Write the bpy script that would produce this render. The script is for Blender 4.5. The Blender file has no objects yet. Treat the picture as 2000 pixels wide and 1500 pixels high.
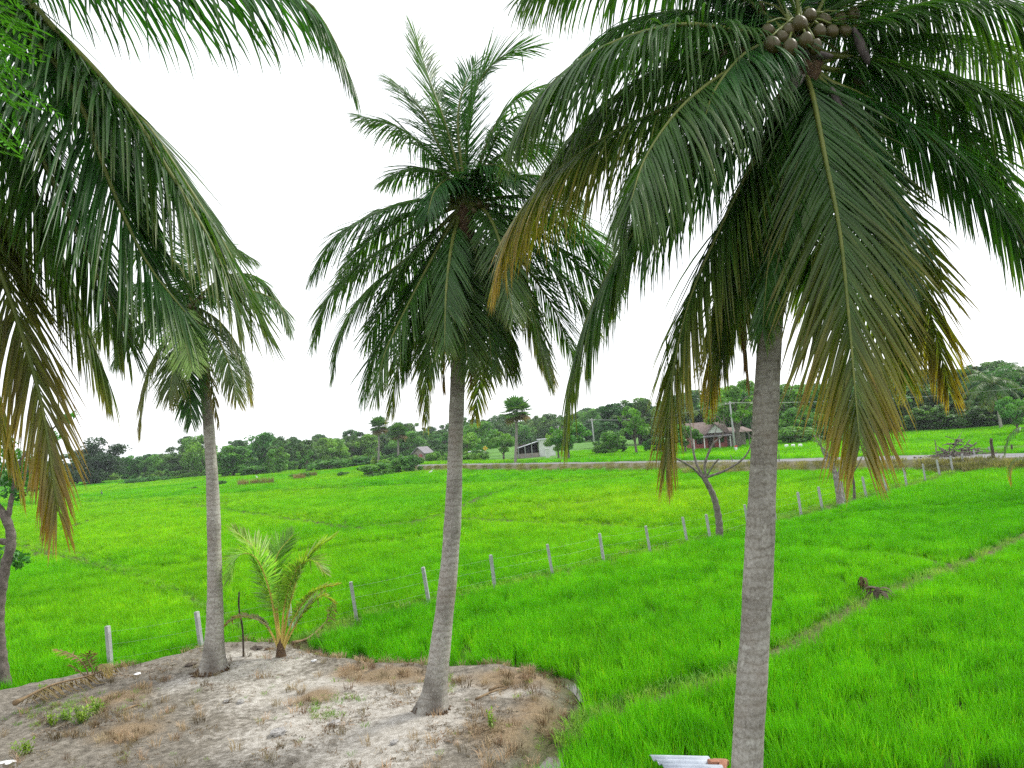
import bpy, math, random
import numpy as np
from mathutils import Vector, Matrix, Euler

random.seed(7)
RNG = np.random.default_rng(7)
SC = bpy.context.scene
COL = SC.collection
rad = math.radians

# ------------------------------------------------------------------ camera
CAM_H = 5.5                                   # eye height: an upstairs balcony
FPX = 1500.0                                  # focal length in photo pixels (2000 wide)
ROLL, PITCH = rad(4.4), math.atan(94.7 / 1500)
F_ = np.array([0, math.cos(PITCH), math.sin(PITCH)])
R0 = np.array([1.0, 0, 0]); U0 = np.array([0, -math.sin(PITCH), math.cos(PITCH)])
R_ = math.cos(ROLL) * R0 - math.sin(ROLL) * U0
U_ = math.sin(ROLL) * R0 + math.cos(ROLL) * U0
cam = bpy.data.cameras.new('camera')
cam.sensor_width = 36; cam.lens = 36 * FPX / 2000; cam.clip_end = 9000; cam.clip_start = 0.05
co = bpy.data.objects.new('camera', cam); COL.objects.link(co)
co.matrix_world = Matrix(((R_[0], U_[0], -F_[0], 0), (R_[1], U_[1], -F_[1], 0), (R_[2], U_[2], -F_[2], CAM_H), (0, 0, 0, 1)))
SC.camera = co

# ------------------------------------------------------------------ sky, sun, exposure
SUN_AZ, SUN_EL = rad(62), rad(48)             # azimuth from the view direction towards the right
w = bpy.data.worlds.new('World'); SC.world = w; w.use_nodes = True
nt = w.node_tree; bg = nt.nodes['Background']
sky = nt.nodes.new('ShaderNodeTexSky'); sky.sky_type = 'NISHITA'; sky.sun_disc = False
sky.sun_elevation = SUN_EL; sky.sun_rotation = SUN_AZ; sky.dust_density = 1.0; sky.air_density = 1.0; sky.ozone_density = 1.0
hs = nt.nodes.new('ShaderNodeHueSaturation'); hs.inputs['Saturation'].default_value = 0.22   # thin white overcast
nt.links.new(sky.outputs[0], hs.inputs['Color'])
cl = nt.nodes.new('ShaderNodeMix'); cl.data_type = 'RGBA'; cl.inputs[0].default_value = 0.8      # even sheet of bright cloud over the clear sky
cl.inputs[7].default_value = (4.3, 4.35, 4.5, 1)
nt.links.new(hs.outputs[0], cl.inputs[6]); nt.links.new(cl.outputs[2], bg.inputs['Color'])
bg.inputs['Strength'].default_value = 0.15
sl = bpy.data.lights.new('sun', 'SUN'); sl.energy = 1.5; sl.angle = rad(14); sl.color = (1, 0.96, 0.88)
so = bpy.data.objects.new('sun', sl); COL.objects.link(so); so.location = (0, 0, 60)
sd = Vector((math.sin(SUN_AZ) * math.cos(SUN_EL), math.cos(SUN_AZ) * math.cos(SUN_EL), math.sin(SUN_EL)))
so.rotation_euler = sd.to_track_quat('Z', 'Y').to_euler()
SC.view_settings.view_transform = 'Standard'; SC.view_settings.look = 'None'
SC.view_settings.gamma = 1; SC.view_settings.exposure = 1.2
SC.render.engine = 'CYCLES'
SC.cycles.use_denoising = False; SC.cycles.use_adaptive_sampling = True; SC.cycles.adaptive_threshold = 0.016
SC.cycles.max_bounces = 4; SC.cycles.diffuse_bounces = 2; SC.cycles.glossy_bounces = 2
SC.cycles.transmission_bounces = 4; SC.cycles.transparent_max_bounces = 6; SC.cycles.volume_bounces = 0

# ------------------------------------------------------------------ pixel helpers
def ray(x, y):
    return F_ + (x - 1000) / FPX * R_ + (750 - y) / FPX * U_
def G(x, y, z=0.0):                            # point of the ground (height z) seen at a pixel
    d = ray(x, y); t = (z - CAM_H) / d[2]
    return np.array([d[0] * t, d[1] * t, z])
def A(x, y, dep):                              # point at a known distance ahead
    d = ray(x, y); t = dep / d[1]
    return np.array([d[0] * t, dep, CAM_H + d[2] * t])
def lin(a, b, t): return a + (b - a) * t

# ------------------------------------------------------------------ mesh + object helpers
def mesh(name, V, Fc, mat=None, smooth=False, col=None, mats=None, midx=None):
    me = bpy.data.meshes.new(name)
    V = np.asarray(V, dtype=np.float32).reshape(-1, 3)
    if isinstance(Fc, np.ndarray) and Fc.ndim == 2:
        n, k = Fc.shape
        me.vertices.add(len(V)); me.vertices.foreach_set('co', V.ravel())
        me.loops.add(n * k); me.loops.foreach_set('vertex_index', Fc.astype(np.int32).ravel())
        me.polygons.add(n); me.polygons.foreach_set('loop_start', np.arange(0, n * k, k, dtype=np.int32))
        me.update(calc_edges=True)
    else:
        me.from_pydata([tuple(map(float, v)) for v in V], [], [tuple(int(i) for i in f) for f in Fc]); me.update()
    if smooth: me.polygons.foreach_set('use_smooth', np.ones(len(me.polygons), dtype=bool))
    if col is not None:
        a = me.attributes.new('Col', 'FLOAT_COLOR', 'POINT')
        c = np.ones((len(V), 4), dtype=np.float32); c[:, :3] = col; a.data.foreach_set('color', c.ravel())
    for m in (mats or ([mat] if mat else [])): me.materials.append(m)
    if midx is not None: me.polygons.foreach_set('material_index', np.asarray(midx, dtype=np.int32))
    return me

def obj(name, me, parent=None, label=None, cat=None, group=None, kind=None, loc=None):
    o = bpy.data.objects.new(name, me); COL.objects.link(o)
    if parent is not None:
        o.parent = parent
    if loc is not None: o.location = tuple(map(float, loc))
    if label: o['label'] = label
    if cat: o['category'] = cat
    if group: o['group'] = group
    if kind: o['kind'] = kind
    return o
def thing(name, label, cat, loc=(0, 0, 0), group=None):
    return obj(name, None, None, label, cat, group, loc=loc)
def copy_tree(o, parent=None):
    c = o.copy(); COL.objects.link(c)
    if parent is not None: c.parent = parent
    for ch in list(o.children): copy_tree(ch, c)
    return c

class MB:                                       # collects pieces of ONE part
    def __init__(s): s.V = []; s.F = []; s.n = 0
    def add(s, V, Fc):
        V = np.asarray(V, dtype=float).reshape(-1, 3)
        s.V.append(V); s.F += [tuple(int(i) + s.n for i in f) for f in Fc]; s.n += len(V); return s
    def box(s, c, size, rot=None, bev=0.0):
        sx, sy, sz = [q / 2 for q in size]
        V = np.array([[x, y, z] for z in (-sz, sz) for (x, y) in ((-sx, -sy), (sx, -sy), (sx, sy), (-sx, sy))], dtype=float)
        if bev > 0:                              # chamfer: shrink top + bottom and add belts
            b = bev
            V = []
            for (k, z) in ((b, -sz), (0, -sz + b), (0, sz - b), (b, sz)):
                V += [[-sx + k, -sy + k, z], [sx - k, -sy + k, z], [sx - k, sy - k, z], [-sx + k, sy - k, z]]
            V = np.array(V, dtype=float)
            Fc = [(3, 2, 1, 0), (12, 13, 14, 15)] + [(4 * l + i, 4 * l + (i + 1) % 4, 4 * l + 4 + (i + 1) % 4, 4 * l + 4 + i) for l in range(3) for i in range(4)]
        else:
            Fc = [(3, 2, 1, 0), (4, 5, 6, 7), (0, 1, 5, 4), (1, 2, 6, 5), (2, 3, 7, 6), (3, 0, 4, 7)]
        if rot is not None: V = V @ np.array(Euler(rot).to_matrix()).T
        return s.add(V + np.array(c), Fc)
    def tube(s, P, r, seg=8, caps=True):
        V, Fc = tube(P, r, seg, caps); return s.add(V, Fc)
    def build(s, name, mat, smooth=False):
        return mesh(name, np.concatenate(s.V), s.F, mat, smooth)

def frames(P):
    P = np.asarray(P, dtype=float)
    T = np.gradient(P, axis=0); T /= np.linalg.norm(T, axis=1)[:, None] + 1e-9
    ref = np.array([0.0, 1, 0]) if abs(T[0][1]) < 0.8 else np.array([1.0, 0, 0])
    N = np.zeros_like(T); B = np.zeros_like(T)
    for i in range(len(P)):
        n = ref - T[i] * ref.dot(T[i]); n /= np.linalg.norm(n) + 1e-9
        N[i] = n; B[i] = np.cross(T[i], n); ref = n
    return T, N, B
def tube(P, r, seg=8, caps=True):
    P = np.asarray(P, dtype=float); n = len(P)
    r = np.asarray(r, dtype=float)
    if r.ndim == 0: r = np.full(n, float(r))
    if r.ndim == 1: r = np.repeat(r[:, None], seg, 1)
    T, N, B = frames(P)
    a = np.linspace(0, 2 * np.pi, seg, endpoint=False)
    V = P[:, None, :] + r[:, :, None] * (np.cos(a)[None, :, None] * N[:, None, :] + np.sin(a)[None, :, None] * B[:, None, :])
    Fc = []
    for i in range(n - 1):
        for j in range(seg):
            k = (j + 1) % seg
            Fc.append((i * seg + j, i * seg + k, (i + 1) * seg + k, (i + 1) * seg + j))
    V = V.reshape(-1, 3)
    if caps:
        Fc.append(tuple(range(seg - 1, -1, -1))); Fc.append(tuple((n - 1) * seg + j for j in range(seg)))
    return V, Fc
def spline(P, n):                               # Catmull-Rom through the points, even in arc length
    P = np.asarray(P, dtype=float)
    Q = np.vstack([2 * P[0] - P[1], P, 2 * P[-1] - P[-2]])
    out = []
    for i in range(len(P) - 1):
        p0, p1, p2, p3 = Q[i:i + 4]
        for t in np.linspace(0, 1, 16, endpoint=False):
            out.append(0.5 * ((2 * p1) + (-p0 + p2) * t + (2 * p0 - 5 * p1 + 4 * p2 - p3) * t * t + (-p0 + 3 * p1 - 3 * p2 + p3) * t ** 3))
    out.append(P[-1]); out = np.array(out)
    s = np.r_[0, np.cumsum(np.linalg.norm(np.diff(out, axis=0), axis=1))]
    q = np.linspace(0, s[-1], n)
    return np.stack([np.interp(q, s, out[:, k]) for k in range(3)], 1)

# ------------------------------------------------------------------ materials
def M(name):
    m = bpy.data.materials.new(name); m.use_nodes = True
    m.node_tree.nodes.clear(); return m, m.node_tree.nodes, m.node_tree.links
def nd(ns, t, **kw):
    n = ns.new(t)
    for k, v in kw.items():
        if k in n.inputs: n.inputs[k].default_value = v
        else: setattr(n, k, v)
    return n
def ramp(ns, stops):
    r = ns.new('ShaderNodeValToRGB'); e = r.color_ramp.elements
    while len(e) < len(stops): e.new(0.5)
    for i, (p, c) in enumerate(stops): e[i].position = p; e[i].color = (*c, 1)
    return r
def mixc(ns, ls, fac, a, b, mode='MIX'):
    m = ns.new('ShaderNodeMix'); m.data_type = 'RGBA'; m.blend_type = mode
    for s, v in ((m.inputs[0], fac), (m.inputs[6], a), (m.inputs[7], b)):
        if hasattr(v, 'links') or hasattr(v, 'is_output'): ls.new(v, s)
        elif isinstance(v, (int, float)): s.default_value = v
        else: s.default_value = (*v, 1)
    return m.outputs[2]
def noise(ns, ls, scale, detail=4, rough=0.55, coord='Object', dist=0.0):
    t = ns.new('ShaderNodeTexCoord') if coord != 'World' else ns.new('ShaderNodeNewGeometry')
    n = nd(ns, 'ShaderNodeTexNoise', Scale=scale, Detail=detail, Roughness=rough, Distortion=dist)
    ls.new(t.outputs['Position' if coord == 'World' else coord], n.inputs['Vector']); return n.outputs[0]
def finish(ns, ls, shader):
    o = ns.new('ShaderNodeOutputMaterial'); ls.new(shader, o.inputs['Surface'])
def bump(ns, ls, height, strength, dist=0.02):
    b = nd(ns, 'ShaderNodeBump', Strength=strength, Distance=dist); ls.new(height, b.inputs['Height']); return b.outputs[0]

def simple(name, stops, scale=6, rough=0.8, bscale=None, bstr=0.3, bdist=0.01, spec=0.3, metallic=0.0, detail=6):
    m, ns, ls = M(name)
    f = noise(ns, ls, scale, detail)
    r = ramp(ns, stops); ls.new(f, r.inputs[0])
    p = nd(ns, 'ShaderNodeBsdfPrincipled', Roughness=rough, Metallic=metallic); p.inputs['Specular IOR Level'].default_value = spec
    ls.new(r.outputs[0], p.inputs['Base Color'])
    if bscale: ls.new(bump(ns, ls, noise(ns, ls, bscale, 6), bstr, bdist), p.inputs['Normal'])
    finish(ns, ls, p.outputs[0]); return m

def leafy(name, base=None, attr='Col', rough=0.42, spec=0.5, trans=0.35, tgain=(1.5, 1.5, 0.6), var=0.25, nscale=0.6, objvar=0.2):
    """leaf shader: glossy front + light through the blade; colour from the mesh attribute or a flat base"""
    m, ns, ls = M(name)
    if base is None:
        a = nd(ns, 'ShaderNodeAttribute', attribute_name=attr); c = a.outputs['Color']
    else:
        rg = ns.new('ShaderNodeRGB'); rg.outputs[0].default_value = (*base, 1); c = rg.outputs[0]
    f = noise(ns, ls, nscale, 3, coord='World')
    oi = ns.new('ShaderNodeObjectInfo')
    h = ns.new('ShaderNodeHueSaturation'); ls.new(c, h.inputs['Color'])
    mr = nd(ns, 'ShaderNodeMapRange'); ls.new(f, mr.inputs[0])
    mr.inputs[1].default_value = 0.3; mr.inputs[2].default_value = 0.7; mr.inputs[3].default_value = 1 - var; mr.inputs[4].default_value = 1 + var
    mr2 = nd(ns, 'ShaderNodeMapRange'); ls.new(oi.outputs['Random'], mr2.inputs[0])
    mr2.inputs[3].default_value = 1 - objvar; mr2.inputs[4].default_value = 1 + objvar
    mu = nd(ns, 'ShaderNodeMath', operation='MULTIPLY'); ls.new(mr.outputs[0], mu.inputs[0]); ls.new(mr2.outputs[0], mu.inputs[1])
    ls.new(mu.outputs[0], h.inputs['Value'])
    mh = nd(ns, 'ShaderNodeMapRange'); ls.new(oi.outputs['Random'], mh.inputs[0]); mh.inputs[3].default_value = 0.5 + 0.02; mh.inputs[4].default_value = 0.5 - 0.025
    ls.new(mh.outputs[0], h.inputs['Hue'])
    p = nd(ns, 'ShaderNodeBsdfPrincipled', Roughness=rough); p.inputs['Specular IOR Level'].default_value = spec
    ls.new(h.outputs[0], p.inputs['Base Color'])
    t = ns.new('ShaderNodeBsdfTranslucent')
    ls.new(mixc(ns, ls, 1.0, h.outputs[0], tgain, 'MULTIPLY'), t.inputs['Color'])
    x = ns.new('ShaderNodeMixShader'); x.inputs[0].default_value = trans
    ls.new(p.outputs[0], x.inputs[1]); ls.new(t.outputs[0], x.inputs[2])
    finish(ns, ls, x.outputs[0]); return m

MAT = {}
MAT['palm_leaf'] = leafy('palm_leaf', rough=0.36, spec=0.42, trans=0.4, tgain=(1.3, 1.6, 0.4), var=0.2, nscale=1.5, objvar=0.1)
MAT['foliage'] = leafy('foliage', rough=0.5, spec=0.35, trans=0.3, var=0.3, nscale=0.35, objvar=0.25)
MAT['weed'] = leafy('weed', base=(0.16, 0.30, 0.03), rough=0.5, trans=0.35, var=0.3, nscale=3)
MAT['dry_leaf'] = leafy('dry_leaf', rough=0.75, spec=0.15, trans=0.15, tgain=(1.2, 1.1, 0.8), var=0.25, nscale=4)

def palm_trunk_mat():
    m, ns, ls = M('palm_bark')
    tc = ns.new('ShaderNodeTexCoord')
    wv = nd(ns, 'ShaderNodeTexWave', wave_type='BANDS', bands_direction='Z', Scale=2.6, Distortion=5.0, Detail=3.0)
    wv.inputs['Detail Scale'].default_value = 1.6
    ls.new(tc.outputs['Object'], wv.inputs['Vector'])
    n1 = noise(ns, ls, 2.2, 6); n2 = noise(ns, ls, 28, 5)
    c = ramp(ns, [(0.25, (0.23, 0.215, 0.19)), (0.5, (0.37, 0.355, 0.32)), (0.75, (0.5, 0.485, 0.445))]); ls.new(n1, c.inputs[0])
    wr = ramp(ns, [(0.0, (0.8, 0.78, 0.75)), (0.25, (0.97, 0.96, 0.95)), (1.0, (1, 1, 1))]); ls.new(wv.outputs[0], wr.inputs[0])
    c2 = mixc(ns, ls, 1.0, c.outputs[0], wr.outputs[0], 'MULTIPLY')
    nr = ramp(ns, [(0.3, (0.62, 0.6, 0.56)), (0.62, (1.12, 1.12, 1.12))]); ls.new(n2, nr.inputs[0])
    c3 = mixc(ns, ls, 0.9, c2, nr.outputs[0], 'MULTIPLY')
    n3 = noise(ns, ls, 1.1, 4)                       # rusty brown blotches
    br = ramp(ns, [(0.52, (0, 0, 0)), (0.68, (1, 1, 1))]); ls.new(n3, br.inputs[0])
    sp = ns.new('ShaderNodeSeparateColor'); ls.new(br.outputs[0], sp.inputs[0])
    mm = nd(ns, 'ShaderNodeMath', operation='MULTIPLY'); ls.new(sp.outputs[0], mm.inputs[0]); mm.inputs[1].default_value = 0.6
    n5 = noise(ns, ls, 6.5, 5, 0.6); li = ramp(ns, [(0.58, (0, 0, 0)), (0.66, (1, 1, 1))]); ls.new(n5, li.inputs[0])      # pale lichen
    s2 = ns.new('ShaderNodeSeparateColor'); ls.new(li.outputs[0], s2.inputs[0]); m2 = nd(ns, 'ShaderNodeMath', operation='MULTIPLY'); ls.new(s2.outputs[0], m2.inputs[0]); m2.inputs[1].default_value = 0.45
    c3 = mixc(ns, ls, m2.outputs[0], c3, (0.56, 0.56, 0.5))
    n6 = noise(ns, ls, 3.7, 6, 0.7); dk = ramp(ns, [(0.6, (0, 0, 0)), (0.7, (1, 1, 1))]); ls.new(n6, dk.inputs[0])           # dark scars and stains
    s3 = ns.new('ShaderNodeSeparateColor'); ls.new(dk.outputs[0], s3.inputs[0]); m3 = nd(ns, 'ShaderNodeMath', operation='MULTIPLY'); ls.new(s3.outputs[0], m3.inputs[0]); m3.inputs[1].default_value = 0.55
    c3 = mixc(ns, ls, m3.outputs[0], c3, (0.11, 0.095, 0.08))
    c4 = mixc(ns, ls, mm.outputs[0], c3, (0.15, 0.105, 0.07))
    at = nd(ns, 'ShaderNodeAttribute', attribute_name='foot')   # damp, dirty lowest part of the stem
    c5 = mixc(ns, ls, at.outputs['Fac'], c4, (0.07, 0.058, 0.048))
    p = nd(ns, 'ShaderNodeBsdfPrincipled', Roughness=0.9); p.inputs['Specular IOR Level'].default_value = 0.15
    ls.new(c5, p.inputs['Base Color'])
    ad = nd(ns, 'ShaderNodeMath', operation='ADD'); ls.new(wv.outputs[0], ad.inputs[0]); ls.new(n2, ad.inputs[1])
    ls.new(bump(ns, ls, ad.outputs[0], 0.18, 0.01), p.inputs['Normal'])
    finish(ns, ls, p.outputs[0]); return m
MAT['palm_bark'] = palm_trunk_mat()
MAT['bark'] = simple('bark', [(0.3, (0.07, 0.058, 0.048)), (0.7, (0.2, 0.175, 0.15))], 9, 0.9, 30, 0.6, 0.02)
MAT['mid_bark'] = simple('mid_bark', [(0.3, (0.09, 0.075, 0.065)), (0.7, (0.22, 0.195, 0.175))], 7, 0.9, 30, 0.5, 0.02)
MAT['grey_bark'] = simple('grey_bark', [(0.3, (0.14, 0.12, 0.11)), (0.7, (0.34, 0.31, 0.29))], 7, 0.9, 30, 0.5, 0.02)
MAT['dark_wood'] = simple('dark_wood', [(0.3, (0.035, 0.028, 0.022)), (0.7, (0.11, 0.085, 0.065))], 9, 0.9, 40, 0.5, 0.01)
MAT['concrete'] = simple('concrete', [(0.3, (0.27, 0.28, 0.28)), (0.7, (0.44, 0.45, 0.45))], 8, 0.9, 60, 0.4, 0.005)
MAT['rachis'] = simple('rachis', [(0.3, (0.09, 0.13, 0.025)), (0.7, (0.17, 0.19, 0.04))], 5, 0.5, None)
MAT['dry_rachis'] = simple('dry_rachis', [(0.3, (0.13, 0.085, 0.045)), (0.7, (0.28, 0.2, 0.11))], 5, 0.8, None)
MAT['fibre'] = simple('fibre', [(0.3, (0.05, 0.03, 0.018)), (0.7, (0.17, 0.11, 0.06))], 14, 0.95, 60, 0.8, 0.02)
MAT['coconut'] = simple('coconut', [(0.3, (0.036, 0.040, 0.009)), (0.55, (0.060, 0.055, 0.013)), (0.8, (0.075, 0.042, 0.016))], 4, 0.45, None, spec=0.4)
MAT['spathe'] = simple('spathe', [(0.3, (0.06, 0.05, 0.05)), (0.7, (0.13, 0.11, 0.1))], 8, 0.8, 40, 0.4, 0.01)
MAT['white_wall'] = simple('white_wall', [(0.3, (0.56, 0.57, 0.57)), (0.7, (0.75, 0.75, 0.74))], 1.5, 0.9)
MAT['red_wall'] = simple('red_wall', [(0.3, (0.3, 0.085, 0.08)), (0.7, (0.4, 0.13, 0.12))], 1.5, 0.9)
MAT['roof_tile'] = simple('roof_tile', [(0.3, (0.13, 0.095, 0.085)), (0.7, (0.27, 0.215, 0.195))], 4, 0.9)
MAT['sheet_metal'] = simple('sheet_metal', [(0.3, (0.38, 0.4, 0.43)), (0.7, (0.56, 0.58, 0.62))], 3, 0.5, spec=0.5)
MAT['blue_sheet'] = simple('blue_sheet', [(0.25, (0.3, 0.34, 0.4)), (0.7, (0.45, 0.5, 0.57))], 5, 0.6, 60, 0.2, 0.004, spec=0.4)
MAT['brick'] = simple('brick', [(0.3, (0.24, 0.1, 0.06)), (0.7, (0.4, 0.2, 0.13))], 14, 0.9, 60, 0.5, 0.01)
MAT['dark'] = simple('dark', [(0.3, (0.02, 0.02, 0.02)), (0.7, (0.04, 0.04, 0.04))], 5, 0.6)
MAT['glass'] = simple('glass', [(0.3, (0.02, 0.025, 0.03)), (0.7, (0.03, 0.035, 0.04))], 5, 0.08, spec=0.6)
MAT['white_paint'] = simple('white_paint', [(0.3, (0.72, 0.72, 0.72)), (0.7, (0.8, 0.8, 0.8))], 5, 0.4, spec=0.5)
MAT['yellow_paint'] = simple('yellow_paint', [(0.3, (0.7, 0.5, 0.03)), (0.7, (0.78, 0.56, 0.05))], 5, 0.5)
MAT['black_paint'] = simple('black_paint', [(0.3, (0.02, 0.02, 0.02)), (0.7, (0.03, 0.03, 0.03))], 5, 0.5)
MAT['red_paint'] = simple('red_paint', [(0.3, (0.5, 0.05, 0.04)), (0.7, (0.58, 0.08, 0.06))], 5, 0.5)
MAT['stone'] = simple('stone', [(0.3, (0.24, 0.23, 0.22)), (0.7, (0.42, 0.41, 0.39))], 8, 0.9, 40, 0.5, 0.01)
MAT['road'] = simple('road', [(0.3, (0.15, 0.15, 0.155)), (0.7, (0.21, 0.21, 0.215))], 0.6, 0.9)
MAT['thatch'] = simple('thatch', [(0.3, (0.15, 0.14, 0.15)), (0.7, (0.3, 0.29, 0.31))], 6, 0.95, 30, 0.6, 0.03)
MAT['mud_wall'] = simple('mud_wall', [(0.3, (0.24, 0.2, 0.19)), (0.7, (0.36, 0.31, 0.29))], 3, 0.95)
MAT['wire'] = simple('wire', [(0.3, (0.3, 0.3, 0.3)), (0.7, (0.42, 0.42, 0.42))], 5, 0.5, spec=0.5)
MAT['litter_white'] = simple('litter_white', [(0.3, (0.6, 0.6, 0.62)), (0.7, (0.78, 0.78, 0.78))], 5, 0.6)
MAT['feather'] = simple('feather', [(0.3, (0.6, 0.6, 0.58)), (0.7, (0.8, 0.8, 0.78))], 20, 0.8)
MAT['dark_feather'] = simple('dark_feather', [(0.35, (0.03, 0.035, 0.04)), (0.7, (0.1, 0.1, 0.11))], 12, 0.7)

def rice_mat():
    m, ns, ls = M('rice')
    oi = ns.new('ShaderNodeObjectInfo')
    big = noise(ns, ls, 0.045, 3, coord='World'); mid = noise(ns, ls, 0.5, 3, coord='World')
    c = ramp(ns, [(0.32, (0.092, 0.44, 0.006)), (0.5, (0.14, 0.53, 0.008)), (0.68, (0.215, 0.61, 0.01))]); ls.new(big, c.inputs[0])
    pl = nd(ns, 'ShaderNodeAttribute', attribute_name='plot', attribute_type='INSTANCER')
    c0 = mixc(ns, ls, pl.outputs['Fac'], c.outputs[0], (0.36, 0.66, 0.014))
    r2 = ramp(ns, [(0.3, (0.76, 0.82, 0.8)), (0.7, (1.18, 1.12, 1.1))]); ls.new(mid, r2.inputs[0])
    c1 = mixc(ns, ls, 1.0, c0, r2.outputs[0], 'MULTIPLY')
    r3 = ramp(ns, [(0.0, (0.62, 0.72, 0.7)), (0.85, (1.15, 1.12, 1.0)), (1.0, (1.5, 1.2, 1.4))]); ls.new(oi.outputs['Random'], r3.inputs[0])
    c2 = mixc(ns, ls, 1.0, c1, r3.outputs[0], 'MULTIPLY')
    at = nd(ns, 'ShaderNodeAttribute', attribute_name='Col')
    c3 = mixc(ns, ls, 1.0, c2, at.outputs['Color'], 'MULTIPLY')
    p = nd(ns, 'ShaderNodeBsdfPrincipled', Roughness=0.75); p.inputs['Specular IOR Level'].default_value = 0.08
    ls.new(c3, p.inputs['Base Color'])
    t = ns.new('ShaderNodeBsdfTranslucent'); ls.new(mixc(ns, ls, 1.0, c3, (1.15, 1.2, 0.6), 'MULTIPLY'), t.inputs['Color'])
    x = ns.new('ShaderNodeMixShader'); x.inputs[0].default_value = 0.3
    ls.new(p.outputs[0], x.inputs[1]); ls.new(t.outputs[0], x.inputs[2])
    finish(ns, ls, x.outputs[0]); return m
MAT['rice'] = rice_mat()

# ------------------------------------------------------------------ ground shape
def px_line(L, z=0.1): return np.array([G(x, y, z)[:2] for x, y in L])
YARD_PX = [(-700, 1460), (-250, 1400), (0, 1362), (120, 1335), (250, 1310), (350, 1288), (430, 1268), (500, 1258), (590, 1262), (640, 1284), (760, 1303),
           (900, 1306), (1000, 1306), (1080, 1322), (1122, 1350), (1130, 1385), (1118, 1425), (1085, 1462), (1055, 1500), (1000, 1640)]
YARD = np.vstack([px_line(YARD_PX, 0.1), [[1.0, 2.0], [-12.0, 2.0]]])
BUNDS = [
    px_line([(560, 1268), (640, 1238), (697, 1213), (840, 1180), (967, 1150), (1080, 1127), (1180, 1102), (1274, 1085), (1345, 1065), (1395, 1055), (1462, 1036), (1515, 1020),
             (1565, 1008), (1607, 993), (1650, 982), (1730, 960), (1812, 940), (1838, 930), (1883, 917), (1940, 905), (2000, 893)]),
    px_line([(1085, 1455), (1140, 1418), (1280, 1370), (1430, 1328), (1560, 1258), (1700, 1175), (1800, 1137), (1880, 1108), (2000, 1052), (2150, 985)]),
    px_line([(1405, 1058), (1520, 1072), (1650, 1080), (1760, 1086), (1870, 1110)]),
    px_line([(1880, 1108), (1960, 1112), (2200, 1105)]),
    px_line([(-200, 1010), (30, 1060), (200, 1105), (270, 1130), (395, 1185), (470, 1240)]),
    px_line([(262, 1128), (350, 1108), (480, 1088), (640, 1076), (760, 1062), (830, 1050)]),
    px_line([(-100, 1000), (100, 985), (420, 966), (640, 955), (900, 943), (1200, 938)]),
    px_line([(380, 985), (560, 1012), (700, 1032), (800, 1022), (870, 1002), (960, 990), (1120, 985)]),
    px_line([(900, 1012), (1080, 1024), (1260, 1032), (1390, 1040)]),
    px_line([(1120, 985), (1300, 962), (1500, 950), (1640, 940)]),
    px_line([(100, 1040), (180, 1015), (330, 1000), (420, 985)]),
    px_line([(870, 1002), (960, 962), (1100, 945), (1300, 930), (1600, 920)]),
    px_line([(1560, 1035), (1700, 1005), (1800, 1000), (2000, 985)]),
]
ROAD_N = px_line([(780, 911), (905, 908), (1100, 906), (1300, 903), (1500, 902), (1800, 897), (2000, 893), (2400, 885)], 0.9)
ROAD_F = px_line([(780, 908.5), (905, 905.2), (1100, 903), (1300, 899.5), (1500, 896.5), (1800, 888.5), (2000, 885), (2400, 877)], 0.9)
def lift(P):                                    # the road bank and the slightly higher land beyond it
    yl = np.interp(P[:, 0], ROAD_F[:, 0][::1], ROAD_F[:, 1]); t = np.clip((P[:, 1] - yl + 3) / 4, 0, 1); q = np.clip((P[:, 0] + 40) / 22, 0, 1); f = np.clip((900 - P[:, 1]) / 500, 0, 1)
    return 0.82 * t * t * (3 - 2 * t) * q * f
def seg_dist(P, L):
    P = np.asarray(P, dtype=float).reshape(-1, 2); d = np.full(len(P), 1e9)
    for a, b in zip(L[:-1], L[1:]):
        ab = b - a; t = np.clip(((P - a) @ ab) / (ab @ ab + 1e-9), 0, 1)
        d = np.minimum(d, np.linalg.norm(P - a - t[:, None] * ab, axis=1))
    return d
def inside(P, poly):
    P = np.asarray(P, dtype=float).reshape(-1, 2); r = np.zeros(len(P), dtype=bool)
    x, y = P[:, 0], P[:, 1]; n = len(poly)
    for i in range(n):
        (x1, y1), (x2, y2) = poly[i], poly[(i + 1) % n]
        c = ((y1 > y) != (y2 > y)) & (x < (x2 - x1) * (y - y1) / (y2 - y1 + 1e-12) + x1)
        r ^= c
    return r
def bund_dist(P):
    d = np.full(len(P), 1e9)
    for L in BUNDS: d = np.minimum(d, seg_dist(P, L))
    return d
_lat = RNG.random((64, 64))
def vnoise(x, y):
    xi, yi = np.floor(x).astype(int), np.floor(y).astype(int); fx, fy = x - xi, y - yi
    fx = fx * fx * (3 - 2 * fx); fy = fy * fy * (3 - 2 * fy)
    g = lambda i, j: _lat[i % 64, j % 64]
    return lin(lin(g(xi, yi), g(xi + 1, yi), fx), lin(g(xi, yi + 1), g(xi + 1, yi + 1), fx), fy) - 0.5
def fbm(x, y, o=4):
    return sum(vnoise(x * 2 ** k + 17 * k, y * 2 ** k + 5 * k) / 2 ** k for k in range(o))
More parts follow.
